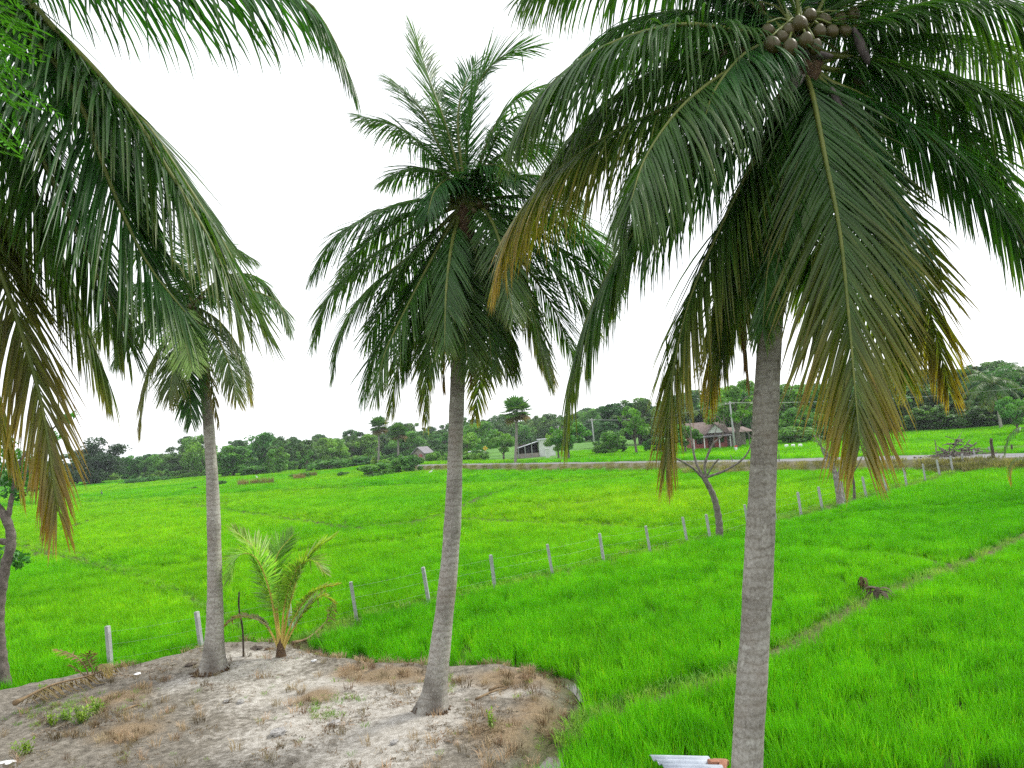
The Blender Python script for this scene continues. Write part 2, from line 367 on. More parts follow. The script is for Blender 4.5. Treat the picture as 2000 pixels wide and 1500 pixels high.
def ground_parts(P):
    P = np.asarray(P, dtype=float).reshape(-1, 2)
    ins = inside(P, YARD); yd = seg_dist(P, np.vstack([YARD, YARD[:1]])); sdist = np.where(ins, yd, -yd)
    t = np.clip((sdist + 0.25) / 1.1, 0, 1); yard = t * t * (3 - 2 * t)
    bd = bund_dist(P)
    z = 0.42 * yard + yard * 0.1 * fbm(P[:, 0] * 0.9, P[:, 1] * 0.9) + yard * 0.05 * fbm(P[:, 0] * 4, P[:, 1] * 4, 3)
    z = np.maximum(z, 0.17 * np.exp(-(bd / 0.42) ** 2) * (P[:, 1] < 130)) + lift(P)
    return z, yard, bd, sdist
def gz(x, y): return float(ground_parts([[x, y]])[0][0])
def GG(x, y):                                   # pixel -> the real uneven ground
    z = 0.0
    for _ in range(8):
        p = G(x, y, z); z = 0.5 * z + 0.5 * gz(p[0], p[1])
    return p

def axis(lo, hi, a, b, step, grow=1.16):
    c = list(np.arange(a, b + step / 2, step)); s = step
    while c[-1] < hi: s *= grow; c.append(c[-1] + s)
    s = step; l = []
    x = a
    while x > lo: s *= grow; x -= s; l.append(x)
    return np.array(l[::-1] + c)
XS = axis(-1800, 1800, -13, 14, 0.16); YS = axis(-60, 2200, 9, 27, 0.16, 1.1)
XX, YY = np.meshgrid(XS, YS); PP = np.stack([XX.ravel(), YY.ravel()], 1)
Z, YW, BD, SD = ground_parts(PP)
far_flat = (np.abs(PP[:, 0]) > 200) | (PP[:, 1] > 300) | (PP[:, 1] < 0)
Z = np.where(far_flat, np.where(PP[:, 1] < 0, Z, lift(PP)), Z)
nx, ny = len(XS), len(YS)
ii = (np.arange(ny - 1)[:, None] * nx + np.arange(nx - 1)[None, :]).ravel()
GF = np.stack([ii, ii + 1, ii + nx + 1, ii + nx], 1)

def blob(P, x, y, rx, ry, rot=0.0):             # soft patch of real soil colour, placed on the ground
    c = G(x, y, 0.4)[:2]; k = c[1] / FPX; ky = c[1] ** 2 / (5.1 * FPX)
    d = P - c; u = d[:, 0] / (rx * k); v = (d[:, 1]) / (ry * ky)
    return np.exp(-(u * u + v * v))
sand = np.zeros(len(PP))
for b in [(590, 1345, 170, 35), (660, 1385, 170, 40), (520, 1300, 90, 22), (780, 1420, 150, 45), (400, 1330, 80, 18), (560, 1440, 130, 40), (730, 1470, 130, 40), (480, 1285, 60, 14), (860, 1350, 80, 25), (1000, 1350, 60, 14)]:
    sand = np.maximum(sand, blob(PP, *b))
brown = np.zeros(len(PP))
for b in [(1010, 1325, 120, 22), (1060, 1390, 70, 40), (760, 1320, 100, 18), (980, 1430, 90, 30), (690, 1310, 60, 16), (620, 1360, 60, 14), (250, 1430, 90, 22), (230, 1365, 60, 25)]:
    brown = np.maximum(brown, blob(PP, *b))

def ground_mat():
    m, ns, ls = M('ground_soil')
    def at(n): return nd(ns, 'ShaderNodeAttribute', attribute_name=n).outputs['Fac']
    n1 = noise(ns, ls, 1.3, 8, 0.65, dist=0.4); n2 = noise(ns, ls, 7, 8, 0.7); n3 = noise(ns, ls, 45, 6, 0.7)
    soil = ramp(ns, [(0.3, (0.09, 0.08, 0.064)), (0.5, (0.21, 0.19, 0.155)), (0.72, (0.38, 0.35, 0.3))]); ls.new(n2, soil.inputs[0])
    sandc = ramp(ns, [(0.28, (0.17, 0.15, 0.12)), (0.42, (0.36, 0.335, 0.29)), (0.66, (0.6, 0.575, 0.525))]); ls.new(n2, sandc.inputs[0])
    def mask(attr, lo, hi, amp):
        a = nd(ns, 'ShaderNodeMath', operation='MULTIPLY_ADD'); ls.new(n1, a.inputs[0]); a.inputs[1].default_value = amp; ls.new(at(attr), a.inputs[2])
        a3 = nd(ns, 'ShaderNodeMath', operation='MULTIPLY_ADD'); ls.new(n2, a3.inputs[0]); a3.inputs[1].default_value = amp; ls.new(a.outputs[0], a3.inputs[2])
        r = nd(ns, 'ShaderNodeMapRange'); ls.new(a3.outputs[0], r.inputs[0]); r.inputs[1].default_value = lo + amp; r.inputs[2].default_value = hi + amp
        return r.outputs[0]
    c = mixc(ns, ls, mask('sand', 0.2, 0.7, 0.9), soil.outputs[0], sandc.outputs[0])
    dry = ramp(ns, [(0.3, (0.17, 0.125, 0.075)), (0.7, (0.36, 0.275, 0.175))]); ls.new(n3, dry.inputs[0])
    c = mixc(ns, ls, mask('brown', 0.3, 0.85, 0.8), c, dry.outputs[0])
    sp = ramp(ns, [(0.32, (0.55, 0.53, 0.5)), (0.6, (1.1, 1.1, 1.1))]); ls.new(n3, sp.inputs[0])
    c = mixc(ns, ls, 0.8, c, sp.outputs[0], 'MULTIPLY')
    mud = ramp(ns, [(0.3, (0.045, 0.06, 0.018)), (0.7, (0.085, 0.1, 0.035))]); ls.new(n2, mud.inputs[0])
    c = mixc(ns, ls, at('yard'), mud.outputs[0], c)
    path = ramp(ns, [(0.4, (0.07, 0.09, 0.03)), (0.66, (0.23, 0.19, 0.1))]); ls.new(n2, path.inputs[0])
    c = mixc(ns, ls, at('bund'), c, path.outputs[0])
    vg = ramp(ns, [(0.3, (0.18, 0.13, 0.1)), (0.7, (0.34, 0.27, 0.2))]); ls.new(n1, vg.inputs[0])
    c = mixc(ns, ls, at('verge'), c, vg.outputs[0])
    far = ramp(ns, [(0.3, (0.06, 0.15, 0.03)), (0.7, (0.12, 0.28, 0.04))]); ls.new(noise(ns, ls, 0.12, 5), far.inputs[0])
    c = mixc(ns, ls, at('meadow'), c, far.outputs[0])
    p = nd(ns, 'ShaderNodeBsdfPrincipled', Roughness=0.95); p.inputs['Specular IOR Level'].default_value = 0.15
    ls.new(c, p.inputs['Base Color'])
    ad = nd(ns, 'ShaderNodeMath', operation='ADD'); ls.new(n2, ad.inputs[0]); ls.new(n3, ad.inputs[1])
    ls.new(bump(ns, ls, ad.outputs[0], 0.7, 0.05), p.inputs['Normal'])
    finish(ns, ls, p.outputs[0]); return m

# road edges and the far rim of the paddies, read off the ground
RIM = px_line([(-900, 1012), (-200, 965), (100, 946), (300, 936), (430, 929), (560, 921), (690, 913), (800, 911.5), (905, 911), (1100, 911), (1300, 911), (1500, 910.5), (1640, 909), (1800, 905), (1960, 895), (2100, 893), (2500, 880)], 0.1)
PADDY = np.vstack([RIM, [[RIM[-1][0] + 5, 4.0], [RIM[0][0] - 5, 4.0]]])
VERGE = np.vstack([px_line([(905, 913), (1100, 913.5), (1300, 913.5), (1500, 913.5), (1640, 913), (1800, 909), (1960, 898), (2100, 893), (2400, 886)], 0.1), ROAD_N[:0:-1]])
gm = ground_mat()
gme = mesh('ground', np.c_[PP, Z], GF, gm, smooth=True)
def attr(me, n, v):
    a = me.attributes.new(n, 'FLOAT', 'POINT'); a.data.foreach_set('value', np.asarray(v, dtype=np.float32))
attr(gme, 'yard', YW); attr(gme, 'sand', sand); attr(gme, 'brown', brown)
NB = np.minimum(np.minimum(seg_dist(PP, BUNDS[0]), seg_dist(PP, BUNDS[1])), 1e9)
attr(gme, 'bund', np.exp(-(NB / 0.3) ** 2) * (1 - YW) * (PP[:, 1] < 60))
attr(gme, 'verge', 0 * BD)
attr(gme, 'meadow', (~inside(PP, PADDY)).astype(float) * (PP[:, 1] > 45))
ground = obj('ground', gme, kind='structure', label='sandy yard and muddy paddy ground reaching to the horizon')

def strip(name, N, Fr, z, mat, **kw):
    n = len(N); k = 5; V = []
    for t in np.linspace(0, 1, k):
        V.append(np.c_[lin(N, Fr, t), np.full(n, z)])
    V = np.concatenate(V); Fc = [(j * n + i, j * n + i + 1, (j + 1) * n + i + 1, (j + 1) * n + i) for j in range(k - 1) for i in range(n - 1)]
    return obj(name, mesh(name, V, Fc, mat), kind='structure', **kw)
def dens(L, k=8):
    out = []
    for a, b in zip(L[:-1], L[1:]): out += [lin(a, b, t) for t in np.linspace(0, 1, k, endpoint=False)]
    return np.array(out + [L[-1]])
# road embankment: dry earth slope, then the road surface
RN, RF = dens(ROAD_N), dens(ROAD_F)
VN = RN + (RN - RF) / np.linalg.norm(RN - RF, axis=1)[:, None] * np.interp(RN[:, 0], [15, 40], [7.5, 2.5])[:, None]
verge_mat = simple('verge_earth', [(0.3, (0.07, 0.085, 0.03)), (0.7, (0.15, 0.12, 0.07))], 0.7, 0.95)
n = len(RN); V = []; prof = [(0, -0.05), (0.35, 0.2), (0.7, 0.6), (0.9, 0.9), (1, 0.89)]
for t, z in prof: V.append(np.c_[lin(VN, RN, t), np.full(n, z) + 0.06 * fbm(RN[:, 0] * 0.4 + t * 9, RN[:, 1] * 0.4 + t * 5)])
Fc = [(j * n + i, j * n + i + 1, (j + 1) * n + i + 1, (j + 1) * n + i) for j in range(len(prof) - 1) for i in range(n - 1)]
obj('road_verge', mesh('road_verge', np.concatenate(V), Fc, verge_mat, True), kind='structure')
strip('road', RN, RF, 0.9, MAT['road'])

# water lying between the yard and the rice
def pool(px, z=0.05, nm='puddle'):
    m, ns, ls = M('muddy_water')
    p = nd(ns, 'ShaderNodeBsdfPrincipled', Roughness=0.06); p.inputs['Base Color'].default_value = (0.1, 0.085, 0.065, 1); p.inputs['Specular IOR Level'].default_value = 0.4
    ls.new(bump(ns, ls, noise(ns, ls, 9, 3), 0.05, 0.02), p.inputs['Normal']); finish(ns, ls, p.outputs[0])
    L = px_line(px, z); L = spline(np.c_[np.vstack([L, L[:1]]), np.zeros(len(L) + 1)], 40)[:-1, :2]
    c = L.mean(0); V = np.vstack([np.c_[L, np.full(len(L), z)], [[*c, z]]])
    obj(nm, mesh(nm, V, [(i, (i + 1) % len(L), len(L)) for i in range(len(L))], m), kind='structure')
pool([(1048, 1520), (1052, 1478), (1075, 1462), (1100, 1470), (1110, 1500), (1100, 1530)], 0.07)
pool([(1085, 1330), (1105, 1325), (1135, 1345), (1150, 1362), (1135, 1372), (1118, 1352)], 0.07)
pool([(590, 1275), (620, 1268), (660, 1282), (700, 1293), (660, 1296), (610, 1288)], 0.06)
pool([(-60, 1500), (10, 1488), (38, 1492), (42, 1510), (0, 1540)], 0.44)

# ------------------------------------------------------------------ scatter ("stuff") helper
def proto_collection(name, meshes):
    c = bpy.data.collections.new(name)
    for i, me in enumerate(meshes):
        o = bpy.data.objects.new(f'{name}_{i:02d}', me); c.objects.link(o)
    return c
def scatter(name, P, col, nvar, scale, rotz, tilt=None, idx=None, label=None, cat=None, kind='stuff', parent=None, plot=None):
    P = np.asarray(P, dtype=np.float32); n = len(P)
    me = bpy.data.meshes.new(name); me.vertices.add(n); me.vertices.foreach_set('co', P.ravel())
    a = me.attributes.new('rot', 'FLOAT_VECTOR', 'POINT'); r = np.zeros((n, 3), dtype=np.float32); r[:, 2] = rotz
    if tilt is not None: r[:, :2] = tilt
    a.data.foreach_set('vector', r.ravel())
    a = me.attributes.new('scl', 'FLOAT_VECTOR', 'POINT'); s = np.asarray(scale, dtype=np.float32)
    if s.ndim == 1: s = np.repeat(s[:, None], 3, 1)
    a.data.foreach_set('vector', np.ascontiguousarray(s).ravel())
    a = me.attributes.new('idx', 'INT', 'POINT'); a.data.foreach_set('value', (RNG.integers(0, nvar, n) if idx is None else idx).astype(np.int32))
    a = me.attributes.new('plot', 'FLOAT', 'POINT'); a.data.foreach_set('value', np.zeros(n, np.float32) if plot is None else np.asarray(plot, np.float32))
    o = obj(name, me, parent, label, cat, kind=kind)
    g = bpy.data.node_groups.new(name + '_scatter', 'GeometryNodeTree')
    g.interface.new_socket('Geometry', in_out='INPUT', socket_type='NodeSocketGeometry')
    g.interface.new_socket('Geometry', in_out='OUTPUT', socket_type='NodeSocketGeometry')
    ns, ls = g.nodes, g.links
    gi, go = ns.new('NodeGroupInput'), ns.new('NodeGroupOutput')
    ci = ns.new('GeometryNodeCollectionInfo'); ci.inputs['Collection'].default_value = col; ci.inputs['Separate Children'].default_value = True; ci.inputs['Reset Children'].default_value = True
    ip = ns.new('GeometryNodeInstanceOnPoints'); ip.inputs['Pick Instance'].default_value = True
    def na(n_, t):
        q = ns.new('GeometryNodeInputNamedAttribute'); q.data_type = t; q.inputs[0].default_value = n_; return [s for s in q.outputs if s.enabled and s.name == 'Attribute'][0]
    mp = ns.new('GeometryNodeMeshToPoints')
    ls.new(gi.outputs[0], mp.inputs['Mesh']); ls.new(mp.outputs[0], ip.inputs['Points']); ls.new(ci.outputs[0], ip.inputs['Instance'])
    ls.new(na('idx', 'INT'), ip.inputs['Instance Index']); ls.new(na('rot', 'FLOAT_VECTOR'), ip.inputs['Rotation']); ls.new(na('scl', 'FLOAT_VECTOR'), ip.inputs['Scale'])
    ls.new(ip.outputs[0], go.inputs[0])
    md = o.modifiers.new('scatter', 'NODES'); md.node_group = g
    return o

def blades(n, R, h, wd, bend, seg=3, jit=0.35, tint=None):
    """a clump of n grass blades as one small mesh"""
    V, Fc, C = [], [], []
    for _ in range(n):
        a = random.uniform(0, 6.283); r = R * math.sqrt(random.random()); b = np.array([r * math.cos(a), r * math.sin(a), 0])
        out = a + random.gauss(0, 0.8); o = np.array([math.cos(out), math.sin(out), 0]); s = np.array([-o[1], o[0], 0])
        tw = random.uniform(-0.9, 0.9); s = s * math.cos(tw) + o * math.sin(tw)
        hh = h * random.uniform(1 - jit, 1 + jit * 0.6); bb = bend * random.uniform(0.2, 1.5); w_ = wd * random.uniform(0.7, 1.2)
        k = len(V); y = random.uniform(0.85, 1.12); yel = random.random() < 0.05
        for j in range(seg + 1):
            t = j / seg
            p = b + o * (bb * hh * t ** 2.2 + 0.08 * hh * t) + np.array([0, 0, hh * (t - 0.35 * bb * t ** 3)])
            ww = w_ * (1 - t ** 2.5) * (0.6 + 0.4 * min(1, t * 3))
            cc = np.array([1, 1, 1.0]) * y * (0.85 + 0.2 * t)
            if yel: cc *= np.array([1.9, 1.05, 1.5])
            if j == seg: V.append(p); C.append(cc)
            else: V += [p - s * ww / 2, p + s * ww / 2]; C += [cc, cc]
        for j in range(seg):
            i = k + 2 * j
            Fc.append((i, i + 1, i + 3, i + 2) if j < seg - 1 else (i, i + 1, i + 2))
    return V, Fc, np.array(C)
def blade_mesh(name, mat, *a, **k):
    V, Fc, C = blades(*a, **k); return mesh(name, V, Fc, mat, col=C)
rice_near = proto_collection('rice_near', [blade_mesh('rice_tuft', MAT['rice'], 40, 0.15, 0.46, 0.013, 0.26) for _ in range(8)])
rice_mid = proto_collection('rice_mid', [blade_mesh('rice_tuft_mid', MAT['rice'], 40, 0.33, 0.5, 0.024, 0.26, seg=2) for _ in range(6)])
rice_far = proto_collection('rice_far', [blade_mesh('rice_tuft_far', MAT['rice'], 70, 0.95, 0.5, 0.06, 0.22, seg=2) for _ in range(6)])

# ------------------------------------------------------------------ rice
def fan_points(d0, d1, density, margin=1.18):
    area = (d1 ** 2 - d0 ** 2) * 0.667 * margin
    n = int(area * density); y = np.sqrt(RNG.random(n) * (d1 ** 2 - d0 ** 2) + d0 ** 2)
    x = (RNG.random(n) * 2 - 1) * y * 0.667 * margin
    return np.stack([x, y], 1)
B2 = BUNDS[1]; B1 = BUNDS[0]
def side_of(P, L):                              # True to the right of / below the line seen from the camera
    i = np.clip(np.searchsorted(L[:, 0], P[:, 0]), 1, len(L) - 1)
    yl = L[i - 1, 1] + (L[i, 1] - L[i - 1, 1]) * (P[:, 0] - L[i - 1, 0]) / (L[i, 0] - L[i - 1, 0] + 1e-9)
    return P[:, 1] < yl
FENCE_FULL = np.vstack([px_line([(-900, 1500), (0, 1362), (217, 1312), (395, 1278)]), B1])
B2_FULL = np.vstack([B2, [[80, 75]]])
FENCE_M = FENCE_FULL[np.argsort(FENCE_FULL[:, 0])]
B2_M = B2_FULL[np.argsort(B2_FULL[:, 0])]
plots_xy = [('rice_plot_corner', 'tall near rice in the plot between yard and bund path, right of the puddle'),
            ('rice_plot_wedge', 'wedge of green rice between the post line and the bund path'),
            ('rice_plot_open', 'wide bright green rice spreading beyond the concrete post line')]
def plant(d0, d1, density, col, nvar, gap, hs, zbase=0.0, edge=0.0):
    P = fan_points(d0, d1, density)
    _, yw, bd, sdist = ground_parts(P)
    keep = (sdist < -0.12 - edge) & (np.minimum(seg_dist(P, BUNDS[0]), np.minimum(seg_dist(P, BUNDS[1]) - 0.05, seg_dist(P, BUNDS[2]) + 0.1)) > gap * (0.8 + 0.5 * vnoise(P[:, 0] * 3, P[:, 1] * 3))) & inside(P, PADDY)
    for px in ([(1048, 1520), (1052, 1478), (1075, 1462), (1100, 1470), (1110, 1500), (1100, 1530)], [(1085, 1325), (1105, 1322), (1135, 1345), (1150, 1362), (1135, 1372), (1110, 1352)]):
        keep &= ~inside(P, px_line(px, 0.07))
    keep &= ~inside(P, np.array([G(1258, 1472, .45)[:2], G(1385, 1470, .45)[:2], G(1470, 1560, .45)[:2], G(1310, 1560, .45)[:2]]))
    P = P[keep]; sdist = sdist[keep]; bd = bd[keep]
    z = ground_parts(P)[0]
    rightside = side_of(P, FENCE_M); corner = side_of(P, B2_M) & (P[:, 0] > B2_M[0, 0] - 0.5)
    cls = np.where(corner, 0, np.where(rightside, 1, 2))
    s = hs * (1 + 0.22 * vnoise(P[:, 0] * 0.8, P[:, 1] * 0.8) + 0.25 * vnoise(P[:, 0] * 0.12, P[:, 1] * 0.12)) * (0.9 + 0.2 * RNG.random(len(P)))
    s *= np.clip(0.75 + 0.25 * -sdist / 0.7, 0.6, 1); s *= np.clip(np.where(P[:, 1] > 38, 0.4, 0.62) + 0.6 * (bd - gap) / np.maximum(0.45, 0.05 * (P[:, 1] - 14)), 0.4, 1)
    pl = np.clip((fbm(P[:, 0] * 0.035 + 3, P[:, 1] * 0.05 + 8, 2) + 0.05) * 1.2, 0, 0.35) * (cls == 2)
    yel = np.exp(-((P[:, 1] - 52) / 14) ** 2) * np.exp(-((P[:, 0] - 8) / 14) ** 2) * 0.7 * (cls == 2)
    return P, z + zbase, s, cls, np.clip(np.maximum(pl, yel) + 0.04 * (cls == 2), 0, 0.85)
bands = [plant(11.5, 40, 27, rice_near, 8, 0.32, 1.0), plant(40, 90, 8, rice_mid, 6, 0.3, 1.0), plant(90, 300, 1.05, rice_far, 6, 0.3, 1.0)]
for ci, (nm, lb) in enumerate(plots_xy):
    for bi, (P, z, s, cls, pl) in enumerate(bands):
        k = cls == ci
        if k.sum() == 0: continue
        col, nv = [(rice_near, 8), (rice_mid, 6), (rice_far, 6)][bi]
        far = ['', ', middle distance', ', far end'][bi]
        scatter('rice_plants', np.c_[P[k], z[k]], col, nv, s[k], RNG.random(k.sum()) * 6.28, RNG.normal(0, 0.07, (k.sum(), 2)),
                label=lb + far, cat='rice', plot=pl[k])

# ------------------------------------------------------------------ coconut palms
GREEN = np.array([0.031, 0.102, 0.023]); FRESH = np.array([0.07, 0.175, 0.03]); YEL = np.array([0.46, 0.30, 0.03]); BRN = np.array([0.17, 0.095, 0.045]); STRAW = np.array([0.30, 0.225, 0.13])
def frond(P, out=None, n=90, L=1.2, wid=0.045, age=0.1, droop=0.6, fresh=0.0, r0=0.035, K=5, bare=0.12, lift=0.15, hue=None, dry=0.0, amin=26, amax=72, keep=1.0):
    """rachis tube + both rows of folded leaflets; returns two meshes"""
    P = np.asarray(P, dtype=float)
    S = spline(P, 28); T = np.gradient(S, axis=0); T /= np.linalg.norm(T, axis=1)[:, None]
    if out is None: out = S[-1] - S[0]
    o = np.array([out[0], out[1], 0.0]); ln = np.linalg.norm(o); o = o / ln if ln > 1e-3 else np.array([0, -1.0, 0])
    def nrm(t):
        to = t @ o; q = -t[2] * o + to * np.array([0, 0, 1.0])
        q = q - t * (q @ t); l = np.linalg.norm(q); return q / l if l > 1e-4 else o
    u0 = np.linspace(0, 1, 28)
    rr = r0 * (1 - u0) ** 0.8 + 0.004
    rr[:3] *= [1.9, 1.5, 1.2]
    RV, RF_ = tube(S, rr, 6)
    n = int(n * 1.5); wid = wid * 0.86
    us = np.sort(np.clip(np.repeat(np.linspace(bare, 0.995, n), 2) + RNG.normal(0, 0.25 / n, 2 * n), bare, 0.999))
    side = np.tile([1, -1], n)
    keep = min(keep, 0.95)
    if keep < 1: m = RNG.random(2 * n) < keep; us, side = us[m], side[m]
    N = len(us)
    C = np.stack([np.interp(us, u0, S[:, k]) for k in range(3)], 1)
    Tt = np.stack([np.interp(us, u0, T[:, k]) for k in range(3)], 1); Tt /= np.linalg.norm(Tt, axis=1)[:, None]
    Nn = np.array([nrm(t) for t in Tt]); Ss = np.cross(Tt, Nn)
    v = (us - bare) / (1 - bare)
    al = np.radians(lin(amax, amin, v ** 1.3) + RNG.normal(0, 3, N))
    # wind-blown groups of neighbouring leaflets share an offset
    gph = RNG.random(4) * 6.28
    grp = 0.07 * np.sin(us * 23 + gph[0]) * np.sin(us * 11 + gph[1]) + 0.03 * np.sin(us * 61 + gph[2])
    al = al + grp
    d = np.cos(al)[:, None] * Tt + np.sin(al)[:, None] * Ss * side[:, None] + (lift + grp * 0.8 + RNG.normal(0, 0.06, N))[:, None] * Nn
    d /= np.linalg.norm(d, axis=1)[:, None]
    prof = np.interp(v, [0, 0.12, 0.35, 0.6, 0.85, 1], [0.55, 0.8, 1.0, 0.95, 0.66, 0.36])
    LL = L * prof * RNG.uniform(0.86, 1.1, N)
    broke = RNG.random(N) < 0.06; LL = np.where(broke, LL * RNG.uniform(0.4, 0.8, N), LL)
    WW = wid * np.interp(v, [0, 0.15, 0.7, 1], [0.75, 1, 0.95, 0.6]) * RNG.uniform(0.85, 1.15, N)
    dr = np.clip(droop * RNG.uniform(0.75, 1.25, N) + 0.4 * (np.abs(grp)), 0, 1.25)
    tw0 = RNG.normal(0, 0.3, N); down = np.array([0, 0, -1.0])
    kink = RNG.random(N) < 0.035; kpos = RNG.integers(1, K, N)       # blades snapped and hanging
    pts = [C]; dirs = []
    cur = C.copy()
    for k in range(K):
        f = np.clip(dr * (0.5 + 0.5 * (k + 0.6) / K) * 0.92, 0, 0.96)
        f = np.where(kink & (k >= kpos), 0.97, f)[:, None]
        dk = d * (1 - f) + down * f; dk /= np.linalg.norm(dk, axis=1)[:, None] + 1e-9
        cur = cur + dk * (LL / K)[:, None]; pts.append(cur); dirs.append(dk)
    dirs.append(dirs[-1])
    wprof = np.interp(np.arange(K + 1) / K, [0, 0.12, 0.4, 0.75, 1], [0.45, 0.9, 1.0, 0.7, 0.04])
    V = np.zeros((N, K + 1, 3, 3)); Cc = np.zeros((N, K + 1, 3, 3))
    yv = np.clip(RNG.normal(0, 0.05, N) + age * (0.12 + 0.9 * v ** 1.5), 0, 1)
    g0 = (GREEN * (1 - fresh) + FRESH * fresh) if hue is None else np.array(hue)
    for k in range(K + 1):
        dk = dirs[k]
        wd = Tt - dk * np.sum(Tt * dk, 1)[:, None]; wd /= np.linalg.norm(wd, axis=1)[:, None] + 1e-6
        nn = np.cross(wd, dk)
        tw = tw0 + grp * 2 + 0.5 * (k / K) * side
        wv = wd * np.cos(tw)[:, None] + nn * np.sin(tw)[:, None]; nv = np.cross(wv, dk)
        hw = (WW * wprof[k] / 2)[:, None]
        V[:, k, 0] = pts[k] - wv * hw; V[:, k, 2] = pts[k] + wv * hw; V[:, k, 1] = pts[k] + nv * hw * 0.55
        t = k / K
        y = np.clip(yv * (0.3 + 0.9 * t) * 1.25 + np.maximum(0, (t - 0.75)) * (0.6 * age + 0.25), 0, 1)[:, None]
        y2 = y ** 1.7; c = g0 * (1 - y2) + YEL * y2
        b = np.clip((y - 0.6) * 1.6 * RNG.random(N)[:, None] + max(0, t - 0.85) * 3 * age, 0, 0.85); c = c * (1 - b) + BRN * b
        if dry > 0:
            dd = np.clip(dry + RNG.normal(0, 0.1, N), 0, 1)[:, None]; c = c * (1 - dd) + (BRN * 0.6 + STRAW * 0.4) * dd
        c = c * RNG.uniform(0.8, 1.2, N)[:, None]
        Cc[:, k] = c[:, None, :]
        Cc[:, k, 1] = c * np.array([1.15, 1.2, 1.0])
    idx = np.arange(N * (K + 1) * 3).reshape(N, K + 1, 3)
    q = []
    for a_, b_ in ((0, 1), (1, 2)):
        q.append(np.stack([idx[:, :-1, a_], idx[:, :-1, b_], idx[:, 1:, b_], idx[:, 1:, a_]], -1).reshape(-1, 4))
    return (RV, RF_), (V.reshape(-1, 3), np.concatenate(q), Cc.reshape(-1, 3))

def trunk_mesh(P, R, seg=22, rows=None, foot=0.0):
    P = np.asarray(P, dtype=float)
    length = np.sum(np.linalg.norm(np.diff(P, axis=0), axis=1)); rows = rows or int(length / 0.035)
    S = spline(P, rows); u = np.linspace(0, 1, rows)
    R = np.interp(u, np.linspace(0, 1, len(R)) if not isinstance(R, tuple) else R[0], R if not isinstance(R, tuple) else R[1])
    s = u * length
    R = R * (1 + 0.1 * fbm(s * 1.3 + 7, np.full(rows, 3.3), 3))
    # leaf-scar rings: irregular spacing, each ring a small lip
    pos = np.cumsum(RNG.uniform(0.06, 0.13, int(length / 0.06))); ring = np.zeros(rows)
    a = np.linspace(0, 2 * np.pi, seg, endpoint=False)
    RR = np.zeros((rows, seg))
    for j in range(seg):
        sj = s + 0.02 * np.sin(a[j] + s * 0.7) + 0.01 * np.sin(3 * a[j] + s * 5)
        k = np.clip(np.searchsorted(pos, sj), 1, len(pos) - 1); fr = (sj - pos[k - 1]) / (pos[k] - pos[k - 1])
        RR[:, j] = R * (1 + 0.016 * (fr ** 3 - 0.25)) * (1 + 0.02 * np.sin(2 * a[j] + s * 1.3) + 0.012 * vnoise(s * 4, np.full(rows, j * 0.7)))
        RR[:, j] *= 1 + foot * np.exp(-s / 0.22) * (0.35 + 0.3 * np.sin(5 * a[j] + 1) * 0.5)
    V, Fc = tube(S, RR, seg)
    ft = np.repeat(np.clip(1 - s / 1.0, 0, 1)[:, None] ** 0.8, seg, 1) * np.clip(0.65 + 1.6 * vnoise(np.repeat(s[:, None], seg, 1) * 3, np.repeat(a[None, :], rows, 0) * 1.2), 0, 1)
    return V, Fc, ft.ravel() * 0.85

def ellipsoid(c, r, seg=12, rings=8, axis=None, tip=0.0):
    V, Fc = [], []
    for i in range(rings + 1):
        th = math.pi * i / rings; z = -math.cos(th); q = math.sin(th) * (1 - tip * z * 0.5)
        for j in range(seg):
            a = 2 * math.pi * j / seg; V.append([r[0] * q * math.cos(a), r[1] * q * math.sin(a), r[2] * z])
    for i in range(rings):
        for j in range(seg): Fc.append((i * seg + j, i * seg + (j + 1) % seg, (i + 1) * seg + (j + 1) % seg, (i + 1) * seg + j))
    V = np.array(V)
    if axis is not None:
        V = V @ np.array(Vector(axis).to_track_quat('Z', 'Y').to_matrix()).T
    return V + np.array(c), Fc

def put_frond(root, base, P, rach='rachis', leaf='palm_leaf', **kw):
    kw.setdefault('fresh', random.uniform(0, 0.35))
    (RV, RF_), (LV, LF, LC) = frond(P, **kw)
    f = obj('frond', mesh('frond', RV - base, RF_, MAT[rach], True), root)
    obj('leaflets', mesh('leaflets', LV - base, LF, MAT[leaf], False, LC), f)
    return f

